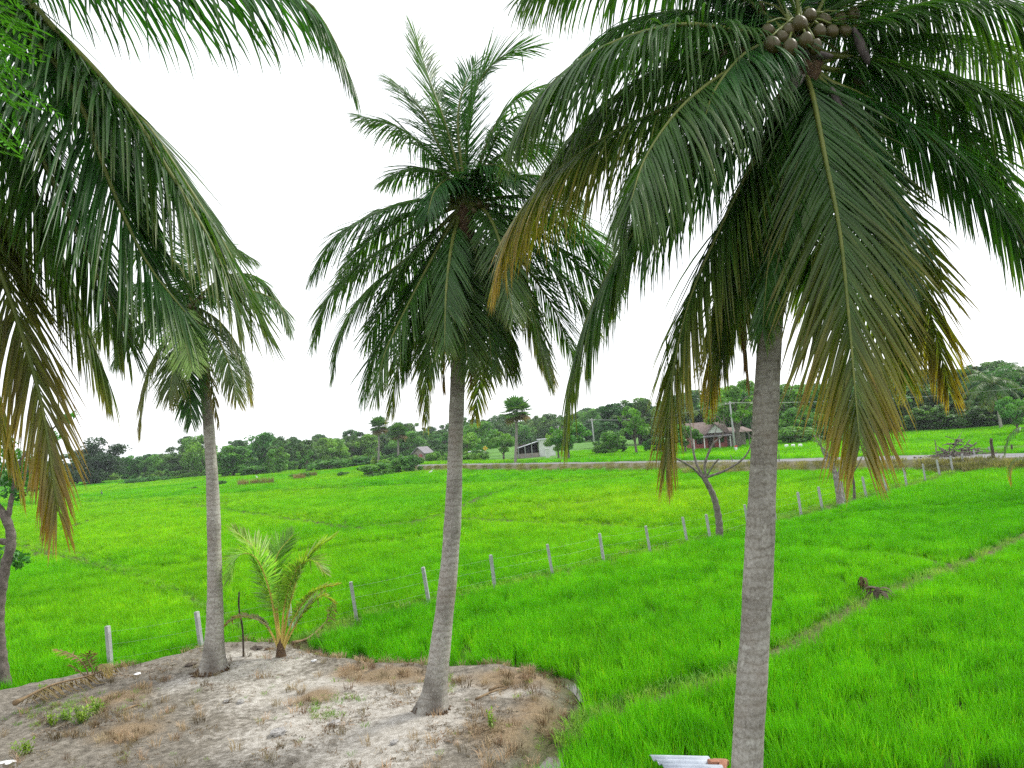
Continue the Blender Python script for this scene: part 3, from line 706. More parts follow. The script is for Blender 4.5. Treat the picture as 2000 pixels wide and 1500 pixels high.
def palm(label, group, trunk_pts, radii, fronds, crown_dep, leafkw, coconuts=(), heart=0.24, foot=0.5, spathes=()):
    base = np.array(trunk_pts[0]); root = thing('coconut_palm', label, 'palm tree', base, group)
    V, Fc, ft = trunk_mesh(trunk_pts, radii, foot=foot)
    me = mesh('trunk', V - base, Fc, MAT['palm_bark'], True); attr(me, 'foot', ft); obj('trunk', me, root)
    top = np.array(trunk_pts[-1])
    r_f = (radii[1][0] if isinstance(radii, tuple) else radii[0]); rb = MB()
    for i in range(70):                              # short dark roots spilling round the foot
        a = RNG.uniform(0, 6.283); d = np.array([math.cos(a), math.sin(a), 0]); l = RNG.uniform(.08, .3); q = base + d * r_f * 0.85; e = q + d * l + np.array([0, 0, 0.0])
        rb.tube(np.array([q + [0, 0, RNG.uniform(.08, .2)], lin(q, e, .5) + [0, 0, .08], np.array([e[0], e[1], gz(e[0], e[1]) - .01])]) - base, [0.016, .012, .006], 4, False)
    obj('roots', rb.build('roots', MAT['fibre'], True), root)
    # fibrous heart where the leaf bases clasp the stem
    hb = MB(); P = np.array([top - [0, 0, 0.55], top - [0, 0, 0.2], top + [0, 0, 0.05], top + [0, 0, 0.3]])
    S = spline(P, 14); rr = np.interp(np.linspace(0, 1, 14), [0, 0.3, 0.6, 1], [radii[-1] * 1.0 if not isinstance(radii, tuple) else radii[1][-1], heart, heart * 0.8, 0.05])
    RR = rr[:, None] * (1 + 0.18 * np.sin(np.arange(14)[None, :] * 2.6 + np.arange(14)[:, None] * 1.7)); hb.tube(S, RR, 14)
    hm = hb.build('crown_heart', MAT['fibre'], True); hm.transform(Matrix.Translation(-Vector(base))); obj('crown_heart', hm, root)
    for f in fronds:
        px, dt = f[0], f[1]; kw = dict(leafkw); kw.update(f[2] if len(f) > 2 else {})
        if len(f) > 2 and 'L' in f[2]: kw['L'] *= 1.2
        L = len(px); c = kw.pop('dpow', 1.0)
        pts = [A(x, y, crown_dep + dt * (i / (L - 1)) ** c) for i, (x, y) in enumerate(px)]
        pts = [top + (pts[0] - top) * 0.25] + pts if np.linalg.norm(pts[0] - top) > 0.15 else pts
        put_frond(root, base, pts, **kw)
    for (x, y, dd, s) in coconuts:
        p = A(x, y, crown_dep + dd)
        cb = MB(); V, Fc = ellipsoid((0, 0, 0), (0.078 * s, 0.078 * s, 0.094 * s), 14, 9, axis=(random.uniform(-.5, .5), random.uniform(-.5, .5), 1), tip=0.15)
        cm = mesh('coconut', V, Fc, MAT['coconut'], True); cocon = obj('coconut', cm, root, loc=p - base)
        st = MB(); a_ = top + np.array([0, 0, 0.1]); S = spline([a_, lin(a_, p, 0.5) + [0, 0, 0.18], p + [0, 0, 0.1]], 8); st.tube(S - p, np.linspace(0.022, 0.012, 8), 5)
        obj('stalk', st.build('stalk', MAT['rachis'], True), cocon)
    for (x, y, dd, ax, ln) in spathes:
        p = A(x, y, crown_dep + dd); V, Fc = ellipsoid((0, 0, 0), (0.07, 0.05, ln), 10, 10, axis=ax)
        obj('spathe', mesh('spathe', V, Fc, MAT['spathe'], True), root, loc=p - base)
    return root
def ground_at(x, y, dx=0.0):
    return np.array([x + dx, y, gz(x + dx, y) - 0.05])

# ---- the tall palm standing closest on the right
DR = 9.3
pb = A(1452, 1650, DR); pb[2] = gz(pb[0], DR) - 0.05
rt = [pb] + [A(x, y, DR) for x, y in ((1459, 1500), (1477, 1200), (1489, 950), (1500, 720), (1518, 450), (1550, 220), (1566, 85))]
RK = dict(n=118, L=1.55, wid=0.038, age=0.18, droop=0.75, r0=0.032)
right_fronds = [
    # (pixels along the midrib from the crown outwards, metres towards(-)/away(+) at the tip, options)
    ([(1565, 60), (1560, -60), (1610, -220), (1740, -330)], 0.6, dict(droop=0.4, age=0.05)),
    ([(1550, 60), (1500, -40), (1400, -170), (1250, -220)], 0.8, dict(droop=0.45, age=0.05)),
    ([(1580, 60), (1650, -60), (1780, -160), (1960, -190)], 1.0, dict(droop=0.5, age=0.05)),
    ([(1540, 70), (1440, -10), (1290, -75), (1140, -70), (1020, -10)], 1.2, dict(droop=0.7, L=1.1)),
    ([(1530, 80), (1430, 40), (1320, 22), (1210, 50), (1130, 110)], 1.9, dict(droop=0.8, fresh=0.6, L=1.0)),
    ([(1535, 90), (1450, 62), (1330, 48), (1200, 82), (1090, 150), (1005, 260)], -0.6, dict(droop=0.72, L=1.35)),
    ([(1530, 130), (1450, 150), (1340, 195), (1200, 258), (1075, 345), (1000, 440), (968, 540)], -0.2, dict(droop=0.74, age=0.85, L=1.15)),
    ([(1530, 110), (1440, 130), (1340, 200), (1265, 300), (1230, 400)], -2.0, dict(droop=0.85, L=1.3, wid=0.042, age=0.12)),
    ([(1535, 170), (1470, 240), (1350, 345), (1235, 460), (1160, 590), (1118, 720), (1106, 845)], 0.3, dict(droop=0.8, age=0.35, L=1.15)),
    ([(1535, 210), (1480, 300), (1410, 440), (1350, 580), (1315, 730), (1302, 905)], -0.5, dict(droop=0.75, age=0.7, L=1.2, amax=60)),
    ([(1540, 230), (1500, 330), (1440, 480), (1400, 620), (1388, 770)], 0.9, dict(droop=0.75, age=0.95, L=1.05)),
    ([(1545, 240), (1515, 380), (1470, 520), (1440, 640)], 1.4, dict(droop=0.7, age=0.3, L=1.0)),
    ([(1572, 140), (1588, 190), (1612, 310), (1640, 450), (1658, 620), (1670, 760), (1680, 870)], -1.7, dict(droop=0.55, L=1.4, wid=0.044, age=0.75, lift=-0.12, amax=56, amin=20, dpow=0.7, n=130, bare=0.03)),
    ([(1566, 60), (1535, -30), (1490, -150)], 0.9, dict(droop=0.5, L=0.9, bare=0.05)),
    ([(1575, 60), (1615, -20), (1690, -130)], 0.9, dict(droop=0.5, L=0.9, bare=0.05)),
    ([(1590, 62), (1690, 5), (1800, -50), (1900, -60)], 1.0, dict(droop=0.7, L=0.8, bare=0.05)),
    ([(1545, 62), (1470, 5), (1390, -50)], 1.0, dict(droop=0.7, L=0.8, bare=0.05)),
    ([(1540, 120), (1430, 200), (1310, 330), (1230, 450), (1190, 580)], 0.7, dict(droop=0.74, L=1.0, age=0.3)),
    ([(1605, 120), (1690, 90), (1800, 70), (1930, 90), (2060, 160)], 1.2, dict(droop=0.74, L=0.85)),
    ([(1600, 130), (1700, 150), (1820, 210), (1930, 310), (2010, 430)], 0.9, dict(droop=0.74, L=0.85)),
    ([(1558, 92), (1520, 78), (1455, 105), (1400, 170), (1370, 250)], -1.3, dict(droop=0.74, L=0.85, bare=0.04)),
    ([(1530, 100), (1400, 100), (1260, 150), (1140, 240), (1060, 340)], 0.6, dict(droop=0.74, L=1.1, age=0.3)),
    ([(1540, 160), (1490, 280), (1450, 430), (1420, 600), (1412, 700)], -0.2, dict(droop=0.75, L=1.0, age=0.35)),
    ([(1568, 140), (1548, 230), (1520, 380), (1500, 520), (1490, 640)], -0.7, dict(droop=0.6, L=0.9, age=0.2, bare=0.05, amax=50)),
    ([(1580, 130), (1640, 200), (1700, 320), (1740, 450), (1765, 560)], -0.9, dict(droop=0.75, L=1.0, age=0.15, bare=0.05)),
    ([(1550, 230), (1500, 340), (1462, 480), (1452, 620), (1462, 740)], 0.4, dict(droop=0.95, age=1.0, dry=0.7, L=0.6, keep=0.5)),
    ([(1600, 70), (1680, 50), (1790, 12), (1910, -8), (2030, 40), (2110, 130)], -0.5, dict(droop=0.74, L=0.85)),
    ([(1610, 105), (1700, 118), (1800, 138), (1920, 172), (2040, 240), (2110, 340)], -0.3, dict(droop=0.74, L=0.95)),
    ([(1605, 150), (1680, 185), (1760, 232), (1860, 300), (1950, 395), (2010, 500), (2040, 610)], -0.4, dict(droop=0.74, L=1.0, age=0.3)),
    ([(1590, 180), (1660, 260), (1730, 380), (1790, 530), (1830, 660), (1852, 760)], 0.7, dict(droop=0.75, L=0.95, age=0.8, dry=0.15)),
    ([(1580, 200), (1640, 320), (1700, 480), (1745, 620), (1770, 740)], 0.9, dict(droop=0.7, L=1.0, age=0.5)),
    ([(1560, 220), (1580, 360), (1600, 520), (1620, 640)], 1.2, dict(droop=0.6, L=0.9, age=0.4)),
]
nuts = [(1611, 40, -0.2, 1.0), (1640, 37, -0.2, 1.0), (1666, 27, -0.15, 1.0), (1562, 48, -0.6, 1.15), (1508, 88, -0.75, 1.2), (1543, 94, -0.8, 1.15), (1574, 80, -0.75, 1.05), (1526, 74, -0.6, 1.05), (1592, 92, -0.7, 1.0), (1600, 62, -0.5, 1.0), (1540, 60, -0.55, 1.0), (1582, 30, -0.4, 1.0), (1625, 62, -0.35, 1.0), (1500, 60, -0.5, 0.95), (1650, 60, -0.3, 0.95),
        (1412, 106, -0.1, 0.75), (1455, 104, -0.1, 0.9), (1714, 95, 0.2, 0.9), (1678, 155, 0.1, 0.9), (1672, 90, 0.3, 1.0), (1484, 18, 0.2, 0.9), (1520, 30, 0.3, 0.9), (1655, 245, 0.1, 0.8)]
palm('tall coconut palm loaded with nuts, its grey ringed trunk leaning over the corner rice', 'coconut palms round the yard', rt,
     ([0, .12, .3, .5, .75, 1], [0.22, .185, .172, .16, .145, .14]), right_fronds, DR, RK, nuts, 0.2, 0.5,
     [(1590, 108, -0.5, (1, -0.2, -0.25), 0.22), (1640, 215, -0.4, (0.25, 0, -1), 0.3), (1682, 90, -0.3, (0.3, 0, -1), 0.25)])

# ---- the middle palm rising from the sand
mb = GG(843, 1388); DM = mb[1]
mt = [mb - [0, 0, 0.08]] + [A(x, y, DM) for x, y in ((852, 1330), (864, 1230), (878, 1100), (886, 980), (890, 850), (895, 720), (902, 560), (906, 420))]
MK = dict(hue=(0.046, 0.132, 0.03), n=80, L=1.2, wid=0.037, age=0.12, droop=0.7, r0=0.04)
mid_fronds = [
    ([(900, 360), (872, 250), (838, 155), (812, 72)], 0.3, dict(droop=0.3, fresh=0.35, L=1.05, amax=58)),
    ([(910, 350), (914, 250), (936, 160), (985, 108), (1050, 92)], 0.4, dict(droop=0.3, fresh=0.6, L=1.0, amax=58)),
    ([(905, 350), (895, 260), (900, 190), (930, 120)], 0.8, dict(droop=0.28, fresh=0.6, L=0.95, amax=55)),
    ([(890, 372), (845, 305), (780, 250), (702, 226)], 0.2, dict(droop=0.5, L=0.85)),
    ([(925, 360), (960, 260), (1010, 190), (1085, 160)], 0.8, dict(droop=0.5, L=0.9)),
    ([(925, 365), (955, 300), (985, 245), (1040, 225), (1085, 262)], -0.4, dict(droop=0.6, L=0.8)),
    ([(885, 392), (800, 394), (715, 425), (650, 470), (610, 535)], -0.3, dict(droop=0.56)),
    ([(885, 405), (790, 460), (700, 520), (640, 585), (612, 665)], 0.1, dict(droop=0.58)),
    ([(885, 420), (800, 500), (715, 570), (668, 640), (650, 725)], -0.5, dict(droop=0.56)),
    ([(885, 430), (830, 520), (770, 620), (725, 710), (712, 775)], 0.4, dict(droop=0.55, L=0.95)),
    ([(893, 420), (858, 480), (800, 590), (752, 690), (735, 770)], -1.1, dict(droop=0.6, fresh=0.35, age=0.25)),
    ([(898, 420), (884, 470), (872, 560), (868, 680)], -1.8, dict(droop=0.5, fresh=0.7, age=0.25, L=0.8, lift=-0.1, amax=45)),
    ([(918, 398), (950, 415), (975, 470), (992, 560), (1003, 620)], -1.3, dict(droop=0.55, fresh=0.45, age=0.25, L=0.85)),
    ([(928, 410), (985, 470), (1030, 580), (1060, 690), (1072, 740)], -0.5, dict(droop=0.65, age=0.3)),
    ([(930, 400), (1020, 410), (1110, 445), (1170, 505), (1195, 585)], 0.6, dict(droop=0.56)),
    ([(930, 415), (1030, 480), (1110, 550), (1165, 640)], 0.3, dict(droop=0.56, age=0.35)),
    ([(915, 365), (985, 300), (1060, 285), (1130, 330)], 0.3, dict(droop=0.55, fresh=0.2)),
    ([(900, 368), (850, 335), (800, 330), (752, 352)], 0.6, dict(droop=0.55, L=0.8)),
    ([(912, 372), (935, 330), (975, 325), (1010, 360)], -0.9, dict(droop=0.55, L=0.7, fresh=0.4)),
    ([(905, 372), (880, 350), (850, 372), (835, 420)], -0.9, dict(droop=0.55, L=0.7, fresh=0.3)),
    ([(930, 395), (1030, 385), (1120, 425), (1180, 490), (1205, 560)], 1.2, dict(droop=0.56)),
    ([(930, 405), (1040, 450), (1130, 520), (1190, 600)], 1.0, dict(droop=0.56, age=0.2)),
    ([(930, 420), (1010, 500), (1080, 600), (1120, 700)], 0.9, dict(droop=0.55, age=0.35)),
    ([(935, 385), (990, 350), (1060, 345), (1130, 385)], -0.4, dict(droop=0.55)),
    ([(880, 400), (800, 420), (720, 470), (665, 540)], 0.9, dict(droop=0.56)),
    ([(885, 420), (820, 490), (760, 580), (715, 670)], 0.9, dict(droop=0.56)),
    ([(890, 440), (850, 540), (810, 640), (790, 720)], 0.1, dict(droop=0.65)),
    ([(920, 440), (950, 540), (985, 640), (1005, 720)], 0.2, dict(droop=0.65, age=0.25)),
    ([(900, 365), (860, 290), (820, 210), (770, 160)], 0.7, dict(droop=0.4, fresh=0.3)),
    ([(908, 440), (925, 540), (930, 640), (922, 745)], -0.35, dict(droop=0.95, age=1.0, dry=0.8, L=0.5, keep=0.5)),
    ([(895, 440), (872, 540), (862, 640), (868, 760)], 0.3, dict(droop=0.95, age=1.0, dry=0.6, L=0.5, keep=0.6)),
    ([(890, 450), (855, 580), (832, 710), (834, 825)], 0.5, dict(droop=0.6, age=0.6, L=0.75)),
    ([(885, 450), (825, 580), (780, 700), (764, 805)], 0.7, dict(droop=0.6, age=0.45, L=0.8)),
    ([(905, 450), (925, 580), (940, 700), (928, 812)], 0.6, dict(droop=0.6, age=0.55, L=0.7)),
    ([(915, 440), (965, 560), (985, 660), (992, 735)], 0.4, dict(droop=0.6, age=0.35, L=0.8)),
    ([(920, 430), (1000, 540), (1045, 650), (1082, 745)], 0.7, dict(droop=0.65, age=0.75, dry=0.35, L=0.8)),
    ([(900, 450), (900, 560), (905, 640), (915, 720)], -0.9, dict(droop=0.5, age=0.2, L=0.85)),
    ([(892, 440), (868, 560), (850, 650), (838, 730)], -0.9, dict(droop=0.6, age=0.2, L=0.9)),
    ([(912, 440), (945, 560), (955, 650), (962, 730)], -0.6, dict(droop=0.6, age=0.4, L=0.85)),
]
palm('bushy coconut palm on the sand mound, trunk bowed and dark stained at its foot', 'coconut palms round the yard', mt,
     ([0, .04, .1, .2, .45, .8, 1], [0.33, .25, .21, .175, .15, .15, .13]), mid_fronds, DM, MK,
     [(935, 398, -0.25, 1.0), (948, 405, -0.1, 0.9), (880, 388, -0.2, 0.9), (925, 412, -0.35, 0.9), (862, 395, 0.1, 0.8)], 0.2, 0.5)

# ---- the slimmer palm at the edge of the rice on the left
lb_ = GG(416, 1310); DL = lb_[1]
lt = [lb_ - [0, 0, 0.08]] + [A(x, y, DL) for x, y in ((418, 1262), (420, 1180), (417, 1000), (411, 880), (403, 780), (393, 700), (380, 615))]
LK = dict(hue=(0.055, 0.13, 0.035), n=70, L=1.0, wid=0.038, age=0.2, droop=0.7, r0=0.035)
left_fronds = [
    ([(378, 595), (440, 570), (500, 570), (545, 595), (566, 645)], -0.4, dict(droop=0.7)),
    ([(382, 600), (430, 630), (470, 690), (488, 775)], 0.2, dict(droop=0.7, age=0.7, dry=0.2)),
    ([(385, 605), (425, 660), (450, 720), (462, 780)], -0.8, dict(droop=0.65, age=0.55)),
    ([(368, 600), (310, 615), (255, 650), (222, 705)], -0.3, dict(droop=0.75)),
    ([(365, 595), (290, 590), (215, 620), (165, 690)], 0.5, dict(droop=0.75, age=0.4)),
    ([(368, 610), (318, 670), (285, 740), (274, 842)], -0.5, dict(droop=0.7, age=0.55, dry=0.3)),
    ([(370, 615), (345, 690), (330, 780)], -0.9, dict(droop=0.65, age=0.4)),
    ([(378, 620), (368, 710), (374, 825)], -0.6, dict(droop=0.65, age=0.2, L=0.75)),
    ([(366, 588), (352, 612), (360, 660), (376, 722)], -1.7, dict(droop=0.3, fresh=0.9, age=0.15, L=0.75, lift=-0.1, amax=60, hue=(0.2, 0.32, 0.1))),
    ([(388, 630), (408, 720), (426, 832)], -0.3, dict(droop=0.9, age=0.9, dry=0.8, L=0.4, keep=0.35)),
    ([(372, 585), (350, 520), (300, 490), (240, 510)], 0.3, dict(droop=0.55)),
    ([(376, 582), (395, 505), (440, 480), (495, 505)], 0.3, dict(droop=0.55)),
    ([(374, 580), (370, 500), (385, 440)], 0.2, dict(droop=0.3, fresh=0.5)),
    ([(374, 590), (320, 555), (250, 560), (205, 610)], -0.8, dict(droop=0.7)),
    ([(380, 590), (440, 540), (500, 540), (540, 580)], 0.9, dict(droop=0.7)),
]
palm('slender pale coconut palm with a flared foot at the edge of the rice', 'coconut palms round the yard', lt,
     ([0, .05, .12, .25, .6, 1], [0.36, .27, .21, .165, .14, .115]), left_fronds, DL, LK, [(385, 590, -0.2, 0.9), (395, 582, -0.1, 0.8), (372, 598, -0.3, 0.9)], 0.22, 0.35)

# ---- the palm right beside the balcony, only its drooping fronds reach into view
DN = 5.9
ncrown = A(-330, -260, DN)
nbase = np.array([ncrown[0] - 0.9, ncrown[1] + 0.4, gz(ncrown[0] - 0.9, ncrown[1] + 0.4) - 0.05])
nt_ = [nbase, lin(nbase, ncrown, 0.35) + [-0.25, 0, 0], lin(nbase, ncrown, 0.7) + [-0.2, 0, 0], ncrown - [0, 0, 0.1]]
NK = dict(n=118, L=1.25, wid=0.033, age=0.14, droop=0.8, r0=0.04, lift=0.05)
near_fronds = [
    ([(-260, -210), (-80, -70), (60, 70), (150, 190), (215, 360), (285, 510), (362, 610)], -0.5, dict(droop=0.52, L=1.2)),
    ([(-250, -230), (-40, -90), (110, 60), (215, 172), (290, 250), (370, 370), (445, 490), (520, 650)], 0.2, dict(droop=0.3, L=0.85, age=0.25, amax=60)),
    ([(-250, -220), (-30, -60), (130, 80), (240, 200), (330, 335), (410, 470), (470, 610)], -0.2, dict(droop=0.6, L=1.0, age=0.3)),
    ([(-270, -200), (-120, 0), (20, 190), (110, 370), (190, 540), (250, 660)], -0.3, dict(droop=0.55, L=1.0, age=0.25)),
    ([(-290, -200), (-190, 40), (-90, 260), (-10, 420), (60, 560)], 0.2, dict(droop=0.5, L=0.95, age=0.15)),
    ([(-240, -270), (-60, -170), (140, -85), (320, -48), (470, -38), (580, -12), (640, 55), (690, 165)], 0.1, dict(droop=0.75, L=0.72)),
    ([(-290, -190), (-200, 60), (-110, 290), (-20, 480), (45, 660), (85, 810), (112, 1000)], -0.4, dict(droop=0.6, L=0.9, age=0.75, dry=0.25, amax=60)),
    ([(-280, -200), (-130, 30), (10, 250), (95, 440), (155, 610), (212, 745)], 0.4, dict(droop=0.8, L=0.95, age=0.4)),
    ([(-280, -200), (-190, 120), (-120, 420), (-50, 640), (0, 780), (40, 930)], 0.6, dict(droop=0.75, L=0.8, age=0.6, dry=0.05)),
    ([(-300, -220), (-240, 90), (-220, 380), (-200, 640)], -0.6, dict(droop=0.8, age=0.15)),
    ([(-300, -300), (-200, -480), (0, -600)], 0.3, dict(droop=0.5)),
    ([(-330, -300), (-480, -460), (-700, -480)], 0.0, dict(droop=0.5)),
    ([(-360, -260), (-560, -200), (-760, 0)], -0.2, dict(droop=0.7)),
    ([(-350, -240), (-480, -60), (-600, 250)], 0.4, dict(droop=0.7)),
    ([(-300, -260), (-150, -330), (60, -330), (220, -250)], 1.3, dict(droop=0.7)),
    ([(-270, -220), (-100, -110), (60, 20), (170, 160), (250, 300), (310, 440)], 1.3, dict(droop=0.8, L=1.0)),
]
palm('coconut palm close beside the balcony, long bronze tipped fronds hanging above the yard', 'coconut palms round the yard', nt_,
     ([0, .1, .4, 1], [0.26, .19, .17, .14]), near_fronds, DN, NK, [], 0.3, 0.5)

# ---- young palm in the yard
yb = GG(549, 1284); DY = yb[1]
yr = thing('young_coconut_palm', 'short young coconut palm with yellow orange stalks at the yard edge', 'palm tree', yb)
ys = MB(); V, Fc = tube(spline([yb - [0, 0, .05], yb + [0, 0, .12], yb + [0.01, 0, .45]], 8), [0.15, 0.14, 0.12, 0.11, 0.1, 0.09, 0.07, 0.05], 12); ys.add(V - yb, Fc)
obj('stem', ys.build('stem', MAT['fibre'], True), yr)
MAT['orange_stalk'] = simple('orange_stalk', [(0.3, (0.42, 0.3, 0.06)), (0.7, (0.55, 0.44, 0.12))], 5, 0.5, None)
YK = dict(n=52, L=0.78, wid=0.055, age=0.05, droop=0.12, fresh=0.9, r0=0.028, bare=0.3, hue=(0.21, 0.36, 0.06))
for px, dt, kw in [
    ([(547, 1265), (532, 1170), (508, 1085), (456, 1034)], 0.2, {}),
    ([(548, 1265), (540, 1170), (540, 1090), (572, 1045)], 0.7, {}),
    ([(550, 1265), (568, 1170), (596, 1095), (648, 1050)], 0.1, dict(age=0.15)),
    ([(551, 1265), (580, 1195), (615, 1155), (656, 1142)], -0.3, dict(age=0.6, L=0.45)),
    ([(546, 1265), (528, 1160), (500, 1090), (466, 1085), (448, 1130)], -0.9, dict(age=0.3, hue=(0.3, 0.48, 0.1), L=0.75)),
    ([(550, 1265), (556, 1180), (580, 1110), (612, 1095), (635, 1120)], -0.6, dict(L=0.6)),
    ([(546, 1268), (520, 1222), (490, 1206), (462, 1206), (440, 1222)], -0.3, dict(age=1.0, dry=0.6, L=0.35, keep=0.7)),
    ([(552, 1268), (590, 1200), (625, 1165), (650, 1175)], 0.5, dict(age=0.6, dry=0.3, L=0.4, keep=0.7)),
]:
    k = dict(YK); k.update(kw)
    put_frond(yr, yb, [A(x, y, DY + dt * i / (len(px) - 1)) for i, (x, y) in enumerate(px)], rach='orange_stalk', **k)

# ---- dead fronds lying about
def dead_frond(px, lift, label, tip_up=0.0, **kw):
    pts = [GG(x, y) + [0, 0, lift + tip_up * max(0, (i / (len(px) - 1) - 0.45)) ** 1.3] for i, (x, y) in enumerate(px)]
    base = np.array(pts[0]); root = thing('dead_frond', label, 'dead frond', base)
    k = dict(n=40, L=0.6, wid=0.036, age=1, dry=0.9, droop=0.75, r0=0.03, keep=0.85, lift=-0.1, K=4); k.update(kw)
    (RV, RF_), (LV, LF, LC) = frond(pts, **k)
    LV[:, 2] = np.maximum(LV[:, 2], ground_parts(LV[:, :2])[0] + 0.05)
    obj('midrib', mesh('midrib', RV - base, RF_, MAT['dry_rachis'], True), root)
    obj('leaflets', mesh('leaflets', LV - base, LF, MAT['dry_leaf'], False, LC), root)
dead_frond([(30, 1402), (100, 1366), (175, 1345), (245, 1318)], 0.3, 'grey brown dead palm frond lying on the dark soil by the post')
dead_frond([(572, 1262), (605, 1250), (640, 1230), (655, 1228)], 0.08, 'dead palm frond with upturned tip lying behind the young palm', tip_up=1.6, L=0.45)
#__REST__
# ------------------------------------------------------------------ broadleaf trees
def leaf_cloud(centres, radii, per, size, cols, flat=0.75):
    """leaf-sized faces gathered round clump centres; returns verts, quads, colours"""
    Vs, Cs = [], []
    for c, r, k in zip(centres, radii, range(len(centres))):
        n = int(per * (r / np.mean(radii)) ** 2)
        d = RNG.normal(0, 1, (n, 3)); d /= np.linalg.norm(d, axis=1)[:, None]
        p = c + d * np.array([1, 1, flat]) * r * (RNG.random(n) ** 0.33)[:, None]
        nrm = d * 0.6 + RNG.normal(0, 0.6, (n, 3)) + [0, 0, 0.35]; nrm /= np.linalg.norm(nrm, axis=1)[:, None]
        a = np.cross(nrm, RNG.normal(0, 1, (n, 3))); a /= np.linalg.norm(a, axis=1)[:, None]; b = np.cross(nrm, a)
        s = size * 1.35 * RNG.uniform(0.6, 1.3, n)[:, None]
        q = np.stack([p - a * s, p - b * s * 0.55 + nrm * s * .12, p + a * s, p + b * s * 0.55 + nrm * s * .12], 1)
        Vs.append(q.reshape(-1, 3))
        col = np.array(cols[RNG.integers(0, len(cols))]) * RNG.uniform(0.85, 1.15)
        Cs.append(np.repeat(col[None] * RNG.uniform(0.75, 1.25, (n, 1)), 4, 0))
    V = np.concatenate(Vs); return V, np.arange(len(V)).reshape(-1, 4), np.concatenate(Cs)

DARKG = [(0.035, 0.115, 0.025), (0.055, 0.155, 0.032), (0.07, 0.185, 0.04)]
MIDG = [(0.085, 0.25, 0.035), (0.115, 0.30, 0.04), (0.07, 0.21, 0.04)]
LIMEG = [(0.13, 0.30, 0.03), (0.16, 0.34, 0.04), (0.10, 0.25, 0.03)]
DULLG = [(0.10, 0.19, 0.06), (0.13, 0.23, 0.07), (0.085, 0.18, 0.055)]
def make_tree(seed, h, wdt, cols, clumps=34, per=130, leaf=0.2, low=0.25, shape='round', trunk_r=None, open_=0.0, bark='bark'):
    """(trunk mesh, crown mesh), foot at the origin"""
    global RNG
    keepr = RNG; RNG = np.random.default_rng(seed); random.seed(seed)
    cz = h * (low + 1) / 2; rz = h * (1 - low) / 2
    C, R = [], []
    for i in range(clumps):
        d = RNG.normal(0, 1, 3); d /= np.linalg.norm(d); rr = RNG.random() ** (0.4 if shape == 'round' else 0.6)
        if shape == 'flat': d[2] = abs(d[2]) * 0.6
        p = np.array([d[0] * wdt / 2 * rr, d[1] * wdt / 2 * rr, cz + d[2] * rz * rr])
        k = RNG.uniform(0.2, 0.36) * wdt / 2
        C.append(p); R.append(k * (0.8 if open_ else 1.0))
    V, Fc, Cc = leaf_cloud(C, R, per, leaf, cols)
    # keep the crown's outline uneven: drop leaves by a slow noise
    q = V.reshape(-1, 4, 3).mean(1); keep = fbm(q[:, 0] * 0.9 + seed, q[:, 2] * 0.9 + q[:, 1] * 0.5, 2) > -0.28 + open_
    keep &= q[:, 2] > 0.15
    V = V.reshape(-1, 4, 3)[keep].reshape(-1, 3); Cc = Cc.reshape(-1, 4, 3)[keep].reshape(-1, 3)
    crown = mesh('crown', V, np.arange(len(V)).reshape(-1, 4), MAT['foliage'], False, Cc)
    tr = trunk_r or h * 0.028; mb_ = MB()
    top = np.array([RNG.normal(0, .04) * h, RNG.normal(0, .04) * h, h * 0.62])
    S = spline([[0, 0, -0.2], [RNG.normal(0, .02) * h, 0, h * 0.2], lin(np.zeros(3), top, 0.6), top], 10); mb_.tube(S, np.linspace(tr * 1.35, tr * 0.35, 10), 8)
    for i in range(0, clumps, max(1, clumps // 9)):
        s0 = S[RNG.integers(3, 8)]; e = C[i]; m = lin(s0, e, 0.5) + [0, 0, 0.06 * h]
        mb_.tube(spline([s0, m, e], 7), np.linspace(tr * 0.5, tr * 0.1, 7), 5)
    RNG = keepr
    return mb_.build('trunk', MAT[bark], True), crown
TREES = {
    'dome': make_tree(1, 10, 11, [(0.018, 0.06, 0.018), (0.026, 0.08, 0.022)], 60, 190, 0.2, -0.05), 'dark': make_tree(2, 9, 8, DARKG, 46, 170, 0.2, -0.05),
    'mid': make_tree(3, 8.5, 7, MIDG, 46, 160, 0.19, -0.08), 'mid2': make_tree(4, 9, 9, MIDG, 50, 160, 0.2, -0.05),
    'lime': make_tree(5, 6.5, 5.5, LIMEG, 26, 90, 0.17, 0.25, 'round', open_=0.12), 'dull': make_tree(6, 10, 9, DULLG, 46, 130, 0.2, 0.0, open_=0.06),
    'small': make_tree(7, 4.5, 4, MIDG, 22, 120, 0.13, 0.3), 'bush': make_tree(8, 2.6, 4.2, MIDG, 24, 130, 0.12, -0.1),
    'limebush': make_tree(9, 2.4, 3.6, LIMEG, 20, 110, 0.11, 0.0), 'tall': make_tree(10, 13, 7, DARKG, 50, 150, 0.21, 0.0),
}
def tree(kind, x, ybase, ytop, width, label, group=None, dep=None, name='tree', cat='tree'):
    """x, ybase: foot in the photo; ytop and width give the size at that distance"""
    p = G(x, ybase, 0.0) if dep is None else np.array([*A(x, ybase, dep)[:2], 0.0]); p[2] = gz(p[0], p[1]) - 0.05
    k = p[1] / FPX; t, c = TREES[kind]
    bb = np.array([v.co for v in c.vertices]); hh = bb[:, 2].max(); ww = np.ptp(bb[:, 0])
    ht = (ybase - ytop) * k if dep is None else A(x, ytop, dep)[2]; wt = width * k
    o = thing(name, label, cat, p, group)
    o.scale = (wt / ww, wt / ww, ht / hh); o.rotation_euler[2] = random.uniform(0, 6.28)
    obj('trunk', t, o); obj('crown', c, o)
    return o
GT = 'trees along the far edge of the paddies'
tree('dome', 190, 941, 851, 130, 'huge dark domed tree standing alone at the paddy edge, reaching to the ground', dep=210)
